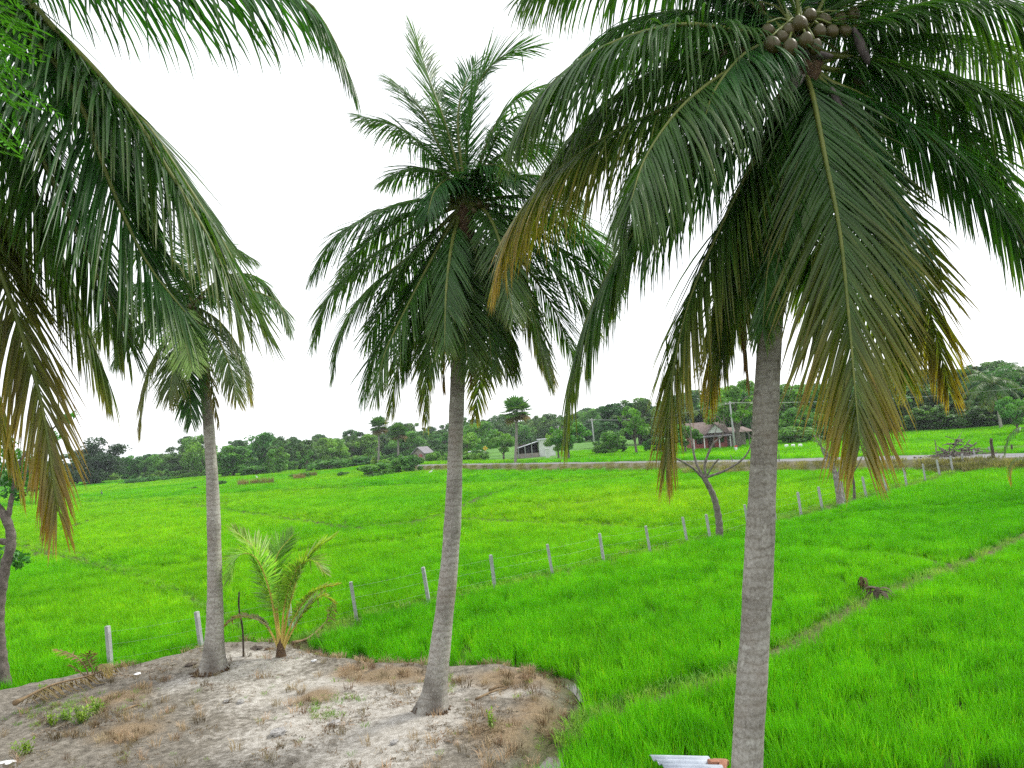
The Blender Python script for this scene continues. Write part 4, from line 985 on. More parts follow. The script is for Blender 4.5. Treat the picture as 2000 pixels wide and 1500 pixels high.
for kind, x, yb_, yt, wd_, lb, dep in [
    ('dark', 70, 950, 890, 90, None, 240), ('dark', 130, 945, 885, 70, None, 250), ('mid', 262, 938, 888, 55, None, 235), ('mid2', 305, 935, 886, 60, None, 235), ('dull', 352, 930, 868, 80, None, 215),
    ('mid2', 395, 925, 844, 85, None, 205), ('tall', 375, 930, 850, 60, None, 240), ('mid', 455, 926, 868, 105, None, 185), ('mid2', 520, 922, 842, 95, None, 215), ('dull', 560, 920, 850, 80, None, 205), ('mid', 545, 918, 872, 50, None, 180),
    ('dark', 600, 918, 857, 60, None, 210), ('mid2', 650, 915, 852, 70, None, 215), ('dull', 690, 912, 848, 70, None, 230), ('mid', 720, 910, 846, 60, None, 230), ('mid2', 800, 905, 842, 80, None, 240), ('dark', 850, 905, 862, 70, None, 200),
    ('mid', 870, 905, 848, 60, None, 240), ('mid2', 935, 900, 828, 90, None, 190), ('mid', 920, 905, 850, 60, None, 175), ('mid2', 1060, 900, 826, 80, None, 280), ('dark', 1110, 900, 830, 90, None, 280), ('dark', 1160, 898, 822, 80, None, 240),
    ('tall', 1215, 898, 792, 90, None, 170), ('dark', 1190, 895, 830, 60, None, 160), ('tall', 1255, 895, 782, 90, None, 170), ('dark', 1300, 893, 800, 90, None, 165), ('dark', 1350, 890, 775, 100, None, 165),
    ('mid', 1425, 888, 762, 110, None, 140), ('dark', 1465, 885, 790, 100, None, 145), ('mid', 1540, 878, 752, 120, None, 125), ('mid2', 1600, 875, 760, 110, None, 125), ('mid', 1570, 876, 800, 90, None, 115), ('mid', 1660, 870, 755, 110, None, 130), ('mid2', 1500, 880, 748, 90, None, 135),
    ('dark', 1730, 862, 760, 120, None, 125), ('tall', 1800, 858, 756, 110, None, 125), ('dark', 1855, 852, 745, 110, None, 125), ('dark', 1905, 848, 722, 130, None, 122), ('mid2', 1975, 845, 722, 110, None, 118), ('dark', 2050, 845, 730, 150, None, 115), ('dark', 1880, 850, 790, 120, None, 115), ('dark', 1935, 848, 790, 110, None, 116), ('dark', 1820, 855, 800, 110, None, 118),
]:
    names = {'dark': 'dense dark green tree in the wood beyond the paddies', 'mid': 'mid green leafy tree in the wood beyond the paddies', 'mid2': 'mid green spreading tree in the wood beyond the paddies',
             'dull': 'dull olive thin crowned tree in the wood beyond the paddies', 'tall': 'tall dark narrow tree in the wood beyond the paddies'}
    mark = [(150, 'left of the huge domed tree'), (330, 'just right of the domed tree'), (430, 'behind the slender palm trunk'), (540, 'behind the reed clumps'), (660, 'behind the pale young tree'), (760, 'behind the twin fan palms'), (880, 'behind the little hut'),
            (960, 'above the parked van'), (1130, 'behind the white building'), (1230, 'behind the white power pole'), (1330, 'behind the lime green roadside tree'), (1480, 'behind the red house'), (1680, 'at the back of the bright meadow'), (1870, 'left of the far coconut palm'), (9999, 'around the far coconut palm')]
    mk = [m_ for q_, m_ in mark if x < q_][0]
    short = {'dark': 'dense dark green tree', 'mid': 'mid green leafy tree', 'mid2': 'mid green broad tree', 'dull': 'olive thin crowned tree', 'tall': 'tall dark narrow tree'}[kind]
    tree(kind, x, yb_, yt, wd_, short + ' in the far wood ' + mk, GT + ' (' + kind + ')', dep)
# trees by the road that can be told apart
tree('small', 985, 907, 850, 62, 'small round tree on the roadside bank left of the fan palm')
tree('small', 915, 906, 852, 50, 'small dark roadside tree by the parked white van')
tree('small', 1112, 908, 835, 80, 'dull green tree on the bank with a dark bare trunk, right of the white building')
tree('lime', 1245, 897, 800, 62, 'fresh lime green open tree across the road from the rice')
tree('small', 1340, 897, 838, 62, 'leafy tree at the roadside shading the end of the red house')
tree('small', 1092, 905, 850, 56, 'dull round tree overlapping the wall of the white building')
tree('lime', 1440, 886, 752, 120, 'yellow green feathery tree rising behind the red house')
tree('lime', 668 - 70, 920, 878, 34, 'pale young tree with thin trunk standing among the reeds')
tree('lime', 1838, 852, 805, 56, 'small light green tree before the dark wood')
tree('small', 1990, 862, 785, 60, 'leafy green bush tree right of the far coconut palm')
tree('mid', 1200, 896, 850, 60, 'bright leafy shrub tree beside the white power pole')
for kind, x, yb_, yt, wd_, lb in [
    ('bush', 735, 932, 903, 95, 'wide dark bush on the mound in the rice'), ('limebush', 762, 924, 895, 70, 'lighter green bush on the mound before the hut'), ('bush', 795, 925, 888, 70, 'bushy dark shrub close in front of the little hut'),
    ('bush', 1030, 899, 880, 34, 'dark shrub in front of the open shed'), ('limebush', 1050, 898, 880, 34, 'light green shrub against the white building'), ('limebush', 1180, 896, 868, 44, 'banana like green shrub by the road'),
    ('bush', 1285, 893, 862, 60, 'shrub by the road left of the red house'), ('bush', 1555, 878, 842, 110, 'broad green shrub at the meadow edge'), ('bush', 1640, 874, 838, 100, 'green shrub under the wood at the meadow edge'),
    ('bush', 590, 936, 922, 56, 'low reedy bush in the far rice'), ('bush', 432, 950, 937, 26, 'tiny low bush in the far rice beside the slender palm'), ('bush', 378, 958, 950, 24, 'flat green clump in the far left rice'), ('bush', 670, 932, 920, 30, 'low bush left of the wide mound bush'),
    ('bush', 300, 942, 930, 80, 'low green scrub below the far wood'), ('bush', 260, 946, 934, 60, 'low green scrub right of the domed tree'), ('limebush', 350, 936, 918, 60, 'pale grassy scrub at the foot of the wood'), ('bush', 500, 930, 908, 70, 'scrub behind the reed clumps'), ('bush', 640, 920, 898, 90, 'long low scrub at the far field edge'), ('bush', 700, 914, 893, 80, 'scrub under the twin fan palms'),
]:
    tree(kind, x, yb_, yt, wd_, lb, name='shrub', cat='shrub')

# the wood behind, one far mass
wood = proto_collection('wood', [])
wm = []
for k in ('dark', 'mid', 'mid2', 'dull', 'tall'):
    c = TREES[k][1].copy(); c.name = 'wood_' + k; o = bpy.data.objects.new('wood_' + k, c); wood.objects.link(o)
n = 900; wy = RNG.uniform(250, 430, n); wx = RNG.uniform(-0.85, 0.85, n) * wy
n2 = 260; wy2 = RNG.uniform(150, 250, n2); wx2 = RNG.uniform(0.2, 0.85, n2) * wy2
WP = np.stack([np.r_[wx, wx2], np.r_[wy, wy2], np.zeros(n + n2)], 1); WP[:, 2] = lift(WP[:, :2])
sc_ = RNG.uniform(0.75, 1.15, n + n2) * np.where(WP[:, 1] > 250, np.interp(WP[:, 0] / WP[:, 1], [-0.6, -0.45, -0.3, -0.15, 0.1, 0.3], [0.65, 0.72, 0.9, 0.98, 1.0, 1.2]), 0.95)
scatter('wood', WP, wood, 5, sc_, RNG.random(n + n2) * 6.28, label='hazy green wood closing the view behind the fields', cat='wood')
# scrub at its foot
scrub = proto_collection('scrub', [TREES['bush'][1], TREES['limebush'][1]])
n = 520; t = RNG.random(n) * (len(RIM) - 1); i = t.astype(int); sp = lin(RIM[i], RIM[np.minimum(i + 1, len(RIM) - 1)], (t - i)[:, None])
m = (sp[:, 0] < -6); sp = sp[m]; sp = sp * (1 + RNG.uniform(0.02, 0.12, len(sp)))[:, None]
scatter('scrub', np.c_[sp, np.zeros(len(sp))], scrub, 2, RNG.uniform(0.5, 1.1, len(sp)), RNG.random(len(sp)) * 6.28, label='low scrub fringe along the far rim of the paddies', cat='scrub')
vt = RNG.random(900) * (len(RN) - 1); vi = vt.astype(int); vp = lin(RN[vi], VN[vi], RNG.uniform(.05, .95, 900)[:, None]); vz = 0.85 * (1 - np.linalg.norm(vp - RN[vi], axis=1) / np.linalg.norm(VN[vi] - RN[vi], axis=1)) - .05
MAT['verge_grass'] = leafy('verge_grass', base=(0.2, 0.21, 0.08), rough=0.8, spec=0.1, trans=0.25, var=0.35, nscale=0.4, objvar=0.35)
vgc = proto_collection('vergegrass', [blade_mesh('verge_tuft', MAT['verge_grass'], 40, 0.5, 0.4, 0.05, 0.5, seg=2) for _ in range(3)])
scatter('verge_grass', np.c_[vp, vz], vgc, 3, RNG.uniform(.4, 1.3, 900), RNG.random(900) * 6.28, label='dry olive grass on the slope of the road bank', cat='grass')
# meadow beyond the road
mead = proto_collection('mead', [blade_mesh('meadow_tuft', MAT['rice'], 60, 0.95, 0.35, 0.06, 0.25, seg=2) for _ in range(3)])
P = fan_points(70, 150, 1.0); P = P[(P[:, 0] > 8)]
yr_ = np.interp(P[:, 0], RF[np.argsort(RF[:, 0])][:, 0], RF[np.argsort(RF[:, 0])][:, 1])
P = P[P[:, 1] > yr_ + 1.2]
scatter('meadow_grass', np.c_[P, lift(P)], mead, 3, RNG.uniform(0.7, 1.1, len(P)), RNG.random(len(P)) * 6.28, label='bright green rice meadow across the road', cat='grass', plot=np.full(len(P), 0.2))

# ------------------------------------------------------------------ palmyra (fan) palms and far coconut palms
def fan_leaf(d, size):
    """one stiff round fan of pointed fingers on a stalk, stalk foot at the origin"""
    d = np.array(d, dtype=float); d /= np.linalg.norm(d); s = np.cross(d, [0, 0, 1.0]); s /= np.linalg.norm(s) + 1e-6; n_ = np.cross(s, d)
    V, Fc = tube([np.zeros(3), d * size * 0.9], [0.03, 0.02], 5); V = list(V); hub = d * size * 0.85
    k = len(V); V.append(hub); nf = 15
    for i in range(nf):
        a0 = rad(-130 + 260 * i / nf); a1 = rad(-130 + 260 * (i + 1) / nf); am = (a0 + a1) / 2
        for a, r_, b in ((a0, 0.62, 0.06), (am, 1.0, -0.06), (a1, 0.62, 0.06)):
            V.append(hub + size * r_ * (math.cos(a) * d + math.sin(a) * s) + n_ * b * size * r_)
        q = len(V) - 3; Fc += [(k, q, q + 1), (k, q + 1, q + 2)]
    return np.array(V), Fc
def palmyra(x, yb_, ytop, dep, label, cr=1.15):
    base = np.array([*A(x, yb_, dep)[:2], 0.0]); top = A(x + 2, ytop, dep); root = thing('fan_palm', label, 'palm tree', base, 'fan palms beyond the rice')
    top = np.array([top[0], top[1], top[2]]) - [0, 0, cr * 1.1]
    tb = MB(); S = spline([base - base - [0, 0, .2], lin(np.zeros(3), top - base, 0.5) + [0.1, 0, 0], top - base], 12); tb.tube(S, np.interp(np.linspace(0, 1, 12), [0, .1, .6, 1], [0.38, .26, .2, .24]), 10)
    obj('trunk', tb.build('trunk', MAT['grey_bark'], True), root)
    for i in range(30):
        a = i * 2.399; e = lin(-0.9, 1.35, (i / 29)); d = (math.cos(a) * math.cos(e), math.sin(a) * math.cos(e), math.sin(e))
        V, Fc = fan_leaf(d, cr * random.uniform(0.85, 1.1)); c = np.array(DARKG[1] if e > -0.45 else (0.16, 0.13, 0.07)) * random.uniform(0.8, 1.3)
        obj('fan_leaf', mesh('fan_leaf', V, Fc, MAT['foliage'], False, np.repeat(c[None], len(V), 0)), root, loc=top - base)
palmyra(1005, 907, 783, 118, 'tall fan palm standing by the road left of the white building', 1.5)
palmyra(737, 893, 819, 175, 'fan palm with long bare pale trunk before the wood, left of a twin', 1.5)
palmyra(775, 893, 832, 178, 'shorter fan palm with ragged crown before the wood, near the hut', 1.5)

def auto_palm(base, top, nf, L, label, group=None, name='coconut_palm', leafL=0.9, n=34, wid=0.07, r=0.16):
    base = np.array(base); top = np.array(top); root = thing(name, label, 'palm tree', base, group)
    tb = MB(); S = spline([[0, 0, -.1], (top - base) * 0.5 + [0.15, 0, 0], top - base], 14); tb.tube(S, np.linspace(r * 1.4, r * 0.8, 14), 10)
    obj('trunk', tb.build('trunk', MAT['palm_bark'], True), root)
    for i in range(nf):
        a = i * 2.399; e = lin(1.3, -0.35, i / (nf - 1)); d = np.array([math.cos(a), math.sin(a), 0]); l = L * random.uniform(0.85, 1.1)
        p = [top]; cur = top.copy(); ee = e
        for k in range(5):
            cur = cur + (d * math.cos(ee) + np.array([0, 0, math.sin(ee)])) * l / 5; ee -= 0.33; p.append(cur.copy())
        put_frond(root, base, p, n=n, L=leafL, wid=wid, age=0.1 + 0.4 * (i / nf), droop=0.6, r0=0.04, K=3, fresh=0.35)
auto_palm([*A(1957, 845, 108)[:2], 0], A(1937, 752, 108), 22, 5.0, 'far coconut palm with round pale crown in front of the dark wood', leafL=1.3, n=30, wid=0.11)
auto_palm([*A(2015, 845, 118)[:2], 0], A(2010, 735, 118), 20, 5.0, 'far coconut palm at the end of the wood, crown half hidden', leafL=1.3, n=30, wid=0.11)
# young palm just right of the frame edge, its fronds reach in
rp = GG(2045, 985); rtop = rp + [0, 0, 1.0]
rpt = thing('young_coconut_palm', 'young coconut palm with a yellow dying frond at the rice margin near the brush pile', 'palm tree', rp)
tb = MB(); tb.tube(spline([[0, 0, -.1], [0.02, 0, .5], [0.04, 0, 1.1]], 8), np.linspace(0.2, 0.1, 8), 10); obj('stem', tb.build('stem', MAT['fibre'], True), rpt)
for px, dt, kw in [([(2040, 950), (2025, 880), (2000, 835), (1972, 850), (1962, 885)], 0.0, dict(fresh=0.5)), ([(2040, 955), (2010, 905), (1985, 895), (1972, 915), (1975, 945)], -0.4, dict(age=1.0, L=0.5)), ([(2042, 950), (2040, 870), (2020, 800), (1985, 795)], 0.6, dict(fresh=0.6)),
                   ([(2048, 950), (2070, 870), (2110, 820)], 0.2, dict(fresh=0.6)), ([(2046, 950), (2050, 860), (2055, 790)], 0.3, dict(fresh=0.6)), ([(2048, 955), (2090, 900), (2130, 900)], -0.4, dict(age=0.5))]:
    k = dict(n=40, L=0.7, wid=0.05, droop=0.6, r0=0.03, age=0.2); k.update(kw)
    put_frond(rpt, rp, [A(x, y, rp[1] + dt * i / (len(px) - 1)) for i, (x, y) in enumerate(px)], **k)

# ------------------------------------------------------------------ concrete fence posts and wire
post_me = MB().box((0, 0, 0.42), (0.105, 0.105, 1.56), bev=0.014).build('fence_post', MAT['concrete'])
POSTS = [(217, 1312), (395, 1279), (571, 1243), (697, 1213), (838, 1179), (967, 1151), (1080, 1127), (1180, 1102), (1271, 1085), (1343, 1064), (1388, 1058), (1462, 1036), (1515, 1019), (1565, 1007), (1606, 994), (1650, 981), (1692, 971),
         (1732, 960), (1771, 950), (1808, 941), (1836, 931), (1861, 922), (1883, 917), (1907, 908), (1937, 901)]
tops = []
for i, (x, y) in enumerate(POSTS):
    p = GG(x, y) if i < 18 else G(x, y, 0.12)
    if i == 0: lb = 'concrete post beside the grey dead frond at the dark soil edge'
    elif i == 1: lb = 'concrete post standing just behind the slender palm trunk'
    elif i == 2: lb = 'concrete post half hidden behind the young palm'
    elif i < 13: lb = 'slim grey concrete post of the line dividing the rice plots'
    else: lb = 'slim pale concrete post of the far line towards the brush pile'
    ords = 'first second third fourth fifth sixth seventh eighth ninth tenth eleventh twelfth thirteenth fourteenth fifteenth sixteenth seventeenth eighteenth nineteenth twentieth twenty-first twenty-second twenty-third twenty-fourth twenty-fifth'.split()
    if i > 2: lb = ('slim grey' if i < 13 else 'slim pale far') + ' concrete post, ' + ords[i] + ' of the line counted from the yard'
    o = obj('fence_post', post_me, None, lb, 'fence post', ['posts near the yard', 'concrete posts between the rice plots', 'far concrete posts towards the road'][0 if i < 3 else 1 if i < 13 else 2], loc=p)
    ln = rad(-4 + random.uniform(-1.5, 1.5)); o.rotation_euler = (rad(random.uniform(-2, 2)), ln, random.uniform(-0.4, 0.4))
    tops.append((p, ln))
for zi, h in enumerate((0.35, 0.72, 1.05)):
    wb = MB(); pts = [p + [math.sin(l) * h, -0.06, h * math.cos(l)] for p, l in tops]
    P_ = []
    for a, b in zip(pts[:-1], pts[1:]):
        for t in np.linspace(0, 1, 4, endpoint=False): P_.append(lin(np.array(a), np.array(b), t) - [0, 0, 0.1 * t * (1 - t)])
    P_.append(pts[-1]); wb.tube(P_, 0.0016, 4)
    obj('fence_wire', wb.build('fence_wire', MAT['wire']), None, ['lowest', 'middle', 'top'][zi] + ' thin strand of wire strung along the concrete posts', 'wire')
def stake(x, y, ytop, xt, label, r=0.03, mat='dark_wood', bent=0.03):
    p = GG(x, y); t = A(xt, ytop, p[1]); b = MB(); d = t - p
    S = spline([[0, 0, -.2], d * 0.4 + [bent, 0, 0], d * 0.75 - [bent, 0, 0], d], 12); b.tube(S, np.linspace(r, r * 0.75, 12) * (1 + 0.1 * np.sin(np.arange(12) * 2.1)), 7)
    obj('wooden_stake', b.build('wooden_stake', MAT[mat], True), None, label, 'stake', loc=p)
stake(475, 1282, 1156, 467, 'thin dark crooked stake left of the young palm', 0.028)
stake(99, 1040, 985, 97, 'thin dark stick standing alone in the left rice', 0.035)
stake(1940, 903, 856, 1936, 'tall dark wooden post by the brush pile', 0.13)
stake(1966, 897, 872, 1963, 'short dark wooden post right of the tall one', 0.09)
stake(1979, 895, 868, 1976, 'second short dark wooden post by the road', 0.09)

# ------------------------------------------------------------------ bare trees
def branch_tree(name, label, foot, dep_, limbs, mat, leaves=None, leafcols=None, leafsize=0.05, per=60):
    """limbs: pixel chains with end radii; chains share their start with the trunk"""
    base = foot; root = thing(name, label, 'tree', base)
    for i, (px, r0, r1, dd) in enumerate(limbs):
        P = [A(x, y, dep_ + dd * j / (len(px) - 1)) for j, (x, y) in enumerate(px)]
        if i == 0: P[0] = base - [0, 0, 0.1]
        S = spline(P, 8 * len(P)); nS = len(S); r = np.linspace(r0, r1, nS) * (1 + 0.08 * np.sin(np.arange(nS) * 1.7 + i))
        if i == 0: r[:4] *= [1.5, 1.3, 1.15, 1.05]
        V, Fc = tube(S - base, r, 9 if i == 0 else 7)
        obj('trunk' if i == 0 else 'branch', mesh('limb', V, Fc, mat, True), root)
    if leaves:
        C = [A(x, y, dep_ + dd) - base for x, y, dd, r in leaves]; V, Fc, Cc = leaf_cloud(C, [r for *_, r in leaves], per, leafsize, leafcols)
        obj('foliage', mesh('foliage', V, Fc, MAT['foliage'], False, Cc), root)
    return root
f = GG(1405, 1051)
branch_tree('bare_tree', 'leafless grey tree with a bowed trunk beside the concrete posts', f, f[1], [
    ([(1405, 1052), (1404, 1015), (1394, 970), (1376, 934)], 0.17, 0.12, 0), ([(1377, 938), (1350, 912), (1312, 891), (1290, 880)], 0.07, 0.025, -0.5), ([(1376, 934), (1360, 905), (1351, 862), (1347, 820)], 0.075, 0.02, 0.4),
    ([(1378, 932), (1377, 905), (1392, 868), (1412, 848), (1404, 815), (1390, 820)], 0.07, 0.015, 0.5), ([(1380, 932), (1418, 918), (1455, 892), (1470, 855), (1466, 825)], 0.065, 0.015, 0.2), ([(1382, 928), (1392, 910), (1404, 896)], 0.045, 0.035, -0.3),
    ([(1412, 848), (1415, 828), (1412, 805)], 0.025, 0.01, 0.1), ([(1470, 855), (1455, 842), (1437, 836)], 0.022, 0.008, 0.1), ([(1392, 868), (1400, 835), (1420, 815)], 0.025, 0.01, -0.2), ([(1351, 862), (1335, 835), (1330, 815)], 0.02, 0.008, 0)], MAT['mid_bark'],
    [(1436, 812, 0.3, 0.28), (1450, 806, 0.2, 0.3), (1440, 820, 0.0, 0.2)], LIMEG, 0.06, 50)
f = GG(1642, 986)
branch_tree('bare_tree', 'grey forked tree trunk under the longest hanging frond', f, f[1], [
    ([(1640, 987), (1636, 950), (1628, 915), (1612, 880)], 0.2, 0.1, 0), ([(1634, 940), (1645, 900), (1650, 860), (1665, 830)], 0.1, 0.02, 0.4), ([(1628, 915), (1608, 885), (1600, 850)], 0.07, 0.02, -0.3), ([(1612, 880), (1600, 868), (1590, 850)], 0.05, 0.02, 0)], MAT['grey_bark'],
    [(1605, 862, 0, 0.5), (1612, 880, 0.2, 0.4), (1640, 850, 0.3, 0.5), (1662, 835, 0.2, 0.5)], DULLG, 0.06, 60)
f = GG(1668, 978)
branch_tree('bare_tree', 'thin dark sapling trunk right of the grey forked tree', f, f[1], [([(1668, 978), (1668, 950), (1664, 915), (1668, 880)], 0.09, 0.04, 0), ([(1666, 925), (1680, 900), (1690, 880)], 0.04, 0.015, 0)], MAT['bark'],
    [(1670, 880, 0, 0.4), (1690, 878, 0, 0.35)], DULLG, 0.06, 40)
f = GG(14, 1356)
branch_tree('crooked_tree', 'crooked brown tree with an S bent trunk at the left end of the rice', f, f[1], [
    ([(14, 1357), (2, 1290), (-3, 1200), (10, 1110), (22, 1060), (15, 1020), (-8, 985)], 0.165, 0.1, 0), ([(-8, 990), (-30, 940), (-20, 880), (20, 830)], 0.1, 0.04, 0.5), ([(14, 1022), (25, 960), (40, 900), (90, 850), (130, 812)], 0.07, 0.015, 0.4), ([(18, 1060), (-20, 1050), (-60, 1010)], 0.09, 0.03, 0.4), ([(10, 1110), (25, 1090), (40, 1085)], 0.03, 0.01, 0.3),
    ([(-8, 985), (-60, 900), (-120, 780)], 0.1, 0.03, 0), ([(-3, 1200), (-40, 1150), (-90, 1120)], 0.06, 0.02, 0)], MAT['bark'],
    [(35, 1090, 0.3, 0.28), (10, 1085, 0.4, 0.35), (45, 1100, 0.3, 0.18), (125, 820, 0.4, 0.2), (140, 808, 0.4, 0.14), (105, 850, 0.4, 0.2), (40, 900, 0.4, 0.4), (-20, 880, 0.4, 0.7), (-60, 1000, 0.4, 0.6), (-120, 780, 0, 1.0), (-160, 850, 0, 0.9), (-60, 840, 0.4, 0.7), (20, 930, 0.2, 0.4), (30, 960, 0.2, 0.3), (60, 940, 0.3, 0.35)], MIDG, 0.06, 150)
# feathery green branch beside the balcony
nb = np.array([-5.9, 6.6, gz(-5.9, 6.6)])
root = thing('leafy_tree', 'bright green feathery tree branch poking in beside the hanging fronds', 'tree', nb)
tb = MB(); S = spline([[0, 0, -0.1], [0.1, 0, 3], [0.3, -0.3, 6], [0.4, -0.5, 8.2]], 20); tb.tube(S, np.linspace(0.16, 0.07, 20), 9); obj('trunk', tb.build('trunk', MAT['bark'], True), root)
Vs, Fs, Cs = [], [], []; k = 0
for (x, y, dd) in [(10, 40, 0), (5, 120, .1), (30, 10, .2), (15, 165, 0), (25, 200, 0), (30, 225, 0.05), (8, 250, 0), (-20, 90, 0), (-40, 180, .2), (-60, 40, 0), (-80, 250, .1), (40, 150, .15), (-30, 300, 0), (0, 210, 0.2), (15, 70, 0.2), (50, 30, 0.3)]:
    tip = A(x, y, 4.3 + dd); a0 = tip + np.array([-0.35, 0.15, 0.18])
    for s in range(7):                                 # pinnate leaves: paired leaflets along a thin stalk
        d = np.array([RNG.normal(0.5, 0.5), RNG.normal(0, 0.4), RNG.normal(-0.35, 0.3)]); d /= np.linalg.norm(d); st = a0 + RNG.normal(0, 0.09, 3); l = RNG.uniform(0.2, 0.34); sv = np.cross(d, [0, 0, 1.0]); sv /= np.linalg.norm(sv)
        for j in range(8):
            c = st + d * l * (j + 1) / 8 - [0, 0, 0.05 * (j / 8) ** 2]
            for sg in (-1, 1):
                e = (sv * sg + d * 0.7 - np.array([0, 0, 0.35])); e /= np.linalg.norm(e); ln = 0.065 * RNG.uniform(.8, 1.2); wv = np.cross(e, [0.2, 0.3, 1]); wv /= np.linalg.norm(wv)
                Vs += [c, c + e * ln * .45 + wv * .009, c + e * ln, c + e * ln * .45 - wv * .009]; Fs.append((k, k + 1, k + 2, k + 3)); k += 4
                col = np.array([0.10, 0.30, 0.03]) * RNG.uniform(0.7, 1.2); Cs += [col] * 4
br = MB()
for tgt in [(10, 40), (30, 220), (-40, 180), (40, 30)]:
    e = A(*tgt, 4.3) - nb + np.array([-0.3, .15, .18]); br.tube(spline([[0.3, -0.3, 5.6], lin(np.array([0.3, -0.3, 5.6]), e, 0.6) + [0, 0, 0.25], e], 10), np.linspace(0.04, 0.008, 10), 6)
obj('branch', br.build('branch', MAT['bark'], True), root)
obj('foliage', mesh('foliage', np.array(Vs) - nb, Fs, MAT['foliage'], False, np.array(Cs)), root)

# ------------------------------------------------------------------ brush pile, reeds, withered plant
c = G(1872, 909, 0.1); b = MB()
for i in range(420):
    a = RNG.uniform(0, 6.28); r = RNG.random() ** 0.6 * 3.1; h = max(0.05, (1 - r / 3.2) * 2.3) * RNG.random() + 0.03
    q = np.array([r * math.cos(a) * 1.15, r * math.sin(a) * 0.6, h]); d = np.array([RNG.normal(), RNG.normal(0, .5), RNG.normal(0.05, 0.28)]); d /= np.linalg.norm(d); l = RNG.uniform(0.5, 1.7)
    P_ = [q - d * l / 2, q + RNG.normal(0, .08, 3), q + d * l / 2 + [0, 0, RNG.uniform(0, .15)]]; P_ = [np.array([p[0], p[1], max(p[2], 0.02)]) for p in P_]
    b.tube(spline(P_, 5), np.linspace(RNG.uniform(.03, .085), .015, 5), 5)
obj('brush_pile', b.build('brush_pile', MAT['bark'], True), None, 'heap of brown cut branches piled between the road and the post line', 'brush pile', loc=c + [0, 0, .05])
reed = leafy('reed', base=(0.24, 0.22, 0.09), rough=0.7, spec=0.2, trans=0.25, var=0.25, nscale=2)
for x, y, wd_, hp in [(475, 951, 20, 16), (497, 949, 14, 15), (520, 947, 30, 17), (585, 938, 22, 14), (612, 934, 14, 14)]:
    p = G(x, y, 0); k = p[1] / FPX; V, Fc, Cc = blades(260, wd_ * k / 2, hp * k, 0.06, 0.18, seg=2); V = np.array(V); V[:, 1] *= 0.6
    obj('reed_clump', mesh('reed_clump', V, Fc, reed, col=Cc), None, 'tall straw coloured reed clump in the far rice', 'reeds', 'straw coloured reed clumps', loc=p)
def drooping_plant(x, y, h, n_, label, mat='dry_leaf', col=BRN, spread=0.5, name='withered_plant', wd_=0.12):
    p = GG(x, y); root = thing(name, label, 'plant', p); sb = MB(); sb.tube([[0, 0, -.05], [0.03, 0, h * 0.5], [0.02, 0, h * .8]], [0.03, 0.025, 0.015], 6); obj('stem', sb.build('stem', MAT['dark_wood'], True), root)
    for i in range(n_):
        a = 2.4 * i + RNG.normal(0, .3); d = np.array([math.cos(a), math.sin(a), 0]); s = np.array([-d[1], d[0], 0]); V = []; hh = h * RNG.uniform(0.5, 1.0); L_ = spread * RNG.uniform(.6, 1.2)
        for j in range(7):
            t = j / 6; c = d * L_ * t + [0.02, 0, hh * .8 + 0.35 * h * math.sin(t * 2.6) - 0.55 * h * t * t]; ww = wd_ * math.sin(math.pi * min(1, t * 0.93 + .06)) / 2
            V += [c - s * ww, c + [0, 0, .02], c + s * ww]
        Fc = [(3 * j + q, 3 * j + q + 1, 3 * j + q + 4, 3 * j + q + 3) for j in range(6) for q in (0, 1)]
        cc = np.array(col) * RNG.uniform(.6, 1.3); obj('leaf', mesh('leaf', V, Fc, MAT[mat], True, np.repeat(cc[None], len(V), 0)), root)
drooping_plant(1714, 1176, 0.42, 16, 'withered dark brown plant with hanging leaves on the bund path', col=(0.09, 0.07, 0.05), spread=0.42, wd_=0.13)
drooping_plant(1686, 1168, 0.62, 8, 'smaller withered plant with curled leaf in the rice by the bund path', col=(0.12, 0.09, 0.04), spread=0.22, wd_=0.1)
sp_ = GG(176, 1334); root = thing('palm_seedling', 'dried palm seedling with brown fan leaves beside the first post', 'plant', sp_)
for px, dt in [([(177, 1330), (165, 1300), (140, 1278), (108, 1268)], 0), ([(178, 1330), (180, 1305), (170, 1285), (178, 1272)], -.2), ([(178, 1330), (192, 1300), (206, 1302), (214, 1318)], -.2), ([(176, 1330), (160, 1315), (140, 1300)], -.3)]:
    put_frond(root, sp_, [A(x, y, sp_[1] + dt * i / (len(px) - 1)) for i, (x, y) in enumerate(px)], rach='dry_rachis', leaf='dry_leaf', n=14, L=0.26, wid=0.035, age=1, dry=0.7, droop=0.4, r0=0.014, K=3, bare=0.45)

# ------------------------------------------------------------------ weeds, dry grass and litter on the yard
def weed(x, y, h, n_, label, spread=0.25, group=None):
    p = GG(x, y); root = thing('weed', label, 'weed', p, group); sb = MB(); V, Fc = [], []; k = 0
    for i in range(n_):
        a = RNG.uniform(0, 6.28); r = spread * RNG.random(); e = np.array([math.cos(a) * r, math.sin(a) * r, h * RNG.uniform(.5, 1)]); S = spline([[e[0] * .3, e[1] * .3, -.02], e * [.7, .7, .6], e], 6); sb.tube(S, np.linspace(.006, .003, 6), 4)
        for j in range(9):
            c = S[RNG.integers(2, 6)]; d = RNG.normal(0, 1, 3) + [0, 0, .3]; d /= np.linalg.norm(d); s = np.cross(d, [0.1, .2, 1]); s /= np.linalg.norm(s); l = RNG.uniform(.05, .09)
            V += [c, c + d * l * .5 + s * l * .26, c + d * l, c + d * l * .5 - s * l * .26]; Fc.append((k, k + 1, k + 2, k + 3)); k += 4
    obj('stems', sb.build('stems', MAT['weed'], True), root); obj('foliage', mesh('foliage', V, Fc, MAT['weed']), root)
